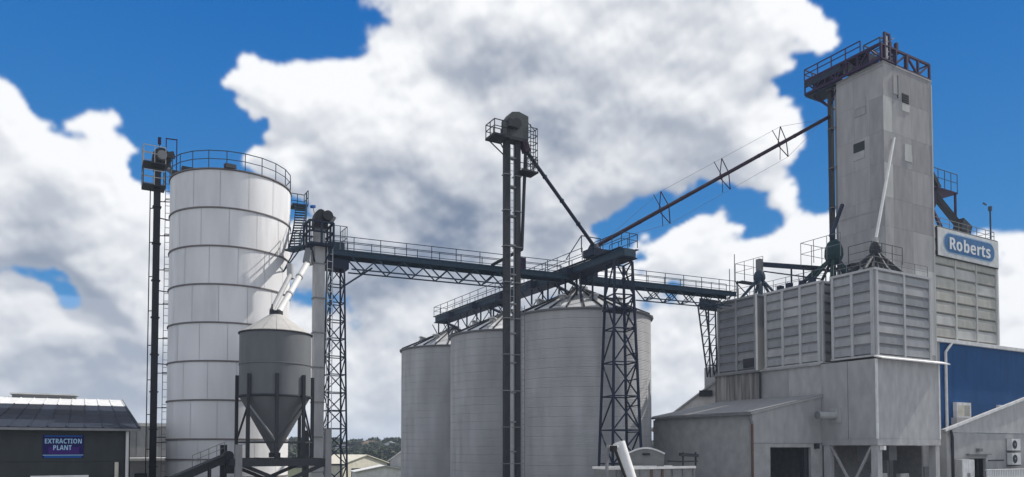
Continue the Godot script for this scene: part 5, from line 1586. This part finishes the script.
# ------------------------------------------------------------------ vehicles and loose things in the yard
func build_yard_things() -> void:
	# arched trailer seen from behind
	var c := Vector3(35.6, 0, -42.1)
	var t := thing("grain_trailer", "grey grain trailer with arched tarpaulin end below the lattice tower", "trailer", c)
	var arch := [Vector2(-1.3, 1.2), Vector2(1.3, 1.2), Vector2(1.3, 3.75)]
	for i in 9:
		var f := i / 8.0
		arch.append(Vector2(lerpf(1.3, -1.3, f), 3.75 + 0.4 * sin(f * PI)))
	put(t, "body", prism_mesh(arch, 4.6), "tarp_grey", Transform3D(Basis(), c + Vector3(0, 0, 0)))
	for i in 9:
		var f0 := i / 9.0
		var f1 := (i + 1) / 9.0
		bar(t, "arch_rim", "trim_white", c + Vector3(lerpf(-1.36, 1.36, f0), 3.78 + 0.42 * sin(f0 * PI), 0.06), c + Vector3(lerpf(-1.36, 1.36, f1), 3.78 + 0.42 * sin(f1 * PI), 0.06), 0.12)
	bx(t, "chassis", "steel_dark", c + Vector3(-0.6, 0.8, -4.6), c + Vector3(0.6, 1.18, -0.1))
	bar(t, "lifting_eye", "steel_dark", c + Vector3(-0.25, 3.75, 0.1), c + Vector3(0.3, 3.75, 0.1), 0.14)
	for z in [-1.2, -2.4]:
		for s in [-1.0, 1.0]:
			tube(t, "wheel", "rubber", c + Vector3(s * 1.25, 0.52, z), c + Vector3(s * 0.95, 0.52, z), 0.52)
	for s in [-1.0, 1.0]:
		bx(t, "tail_lamp", "red_paint", c + Vector3(s * 1.1 - 0.15, 1.3, 0.0), c + Vector3(s * 1.1 + 0.15, 1.45, 0.05))
	t.rotation.y = deg_to_rad(-40.0)
	# side-on tipper body
	var k := Vector3(34.0, 0, -41.6)
	var v := thing("tipper_trailer", "grey ribbed tipper body with white top rail in front of the silo", "trailer", k)
	bx(v, "body", "tarp_grey", Vector3(30.6, 1.1, -41.6), Vector3(37.6, 2.75, -39.3))
	bx(v, "top_rail", "trim_white", Vector3(30.5, 2.76, -39.32), Vector3(37.7, 2.92, -39.16))
	bx(v, "top_rail", "trim_white", Vector3(30.5, 2.76, -41.75), Vector3(37.7, 2.92, -41.6))
	for i in 8:
		bx(v, "rib", "rust_brown" if i in [3, 4] else "galv_dull", Vector3(30.7 + i * 0.97, 1.1, -39.28), Vector3(30.85 + i * 0.97, 2.74, -39.2))
	bx(v, "chassis", "steel_dark", Vector3(30.8, 0.75, -41.0), Vector3(37.4, 1.08, -40.0))
	for x in [31.6, 32.8, 36.4]:
		for s in [-41.4, -39.7]:
			tube(v, "wheel", "rubber", Vector3(x, 0.52, s), Vector3(x, 0.52, s + 0.3), 0.52)
	bx(v, "tarp_frame", "steel_dark", Vector3(36.6, 3.2, -40.9), Vector3(38.0, 3.3, -39.3))
	for x in [36.7, 37.9]:
		bar(v, "tarp_post", "steel_dark", Vector3(x, 2.9, -39.4), Vector3(x, 3.9, -39.4), 0.09)
	bar(v, "tarp_roll", "steel_dark", Vector3(36.4, 3.75, -39.4), Vector3(38.1, 3.65, -39.4), 0.22)
	# loading tube
	var l := thing("loading_tube", "fat white loading tube leaning beside the tipper body", "pipe", Vector3(31.5, 0, -38))
	tube(l, "tube", "trim_white", Vector3(31.24, 4.55, -39.7), Vector3(31.8, 0.3, -38.3), 0.42)
	tube(l, "hose", "rubber", Vector3(30.2, 4.3, -38.9), Vector3(30.9, 0.4, -37.5), 0.1)
	box(l, "hose_head", "rubber", Vector3(30.15, 4.15, -38.9), Vector3(0.35, 0.4, 0.35))
	bar(l, "bracket", "trim_white", Vector3(29.9, 4.3, -39.2), Vector3(31.1, 4.3, -39.4), 0.14)
	bar(l, "prop", "galv_dull", Vector3(29.9, 4.4, -39.2), Vector3(29.6, 2.6, -38.9), 0.16)
	bar(l, "prop", "galv_dull", Vector3(29.6, 2.7, -38.9), Vector3(29.6, 0.0, -38.9), 0.16)
	bar(l, "foot", "galv_dull", Vector3(31.1, 0.0, -37.4), Vector3(31.8, 0.0, -37.4), 0.6, 0.6)
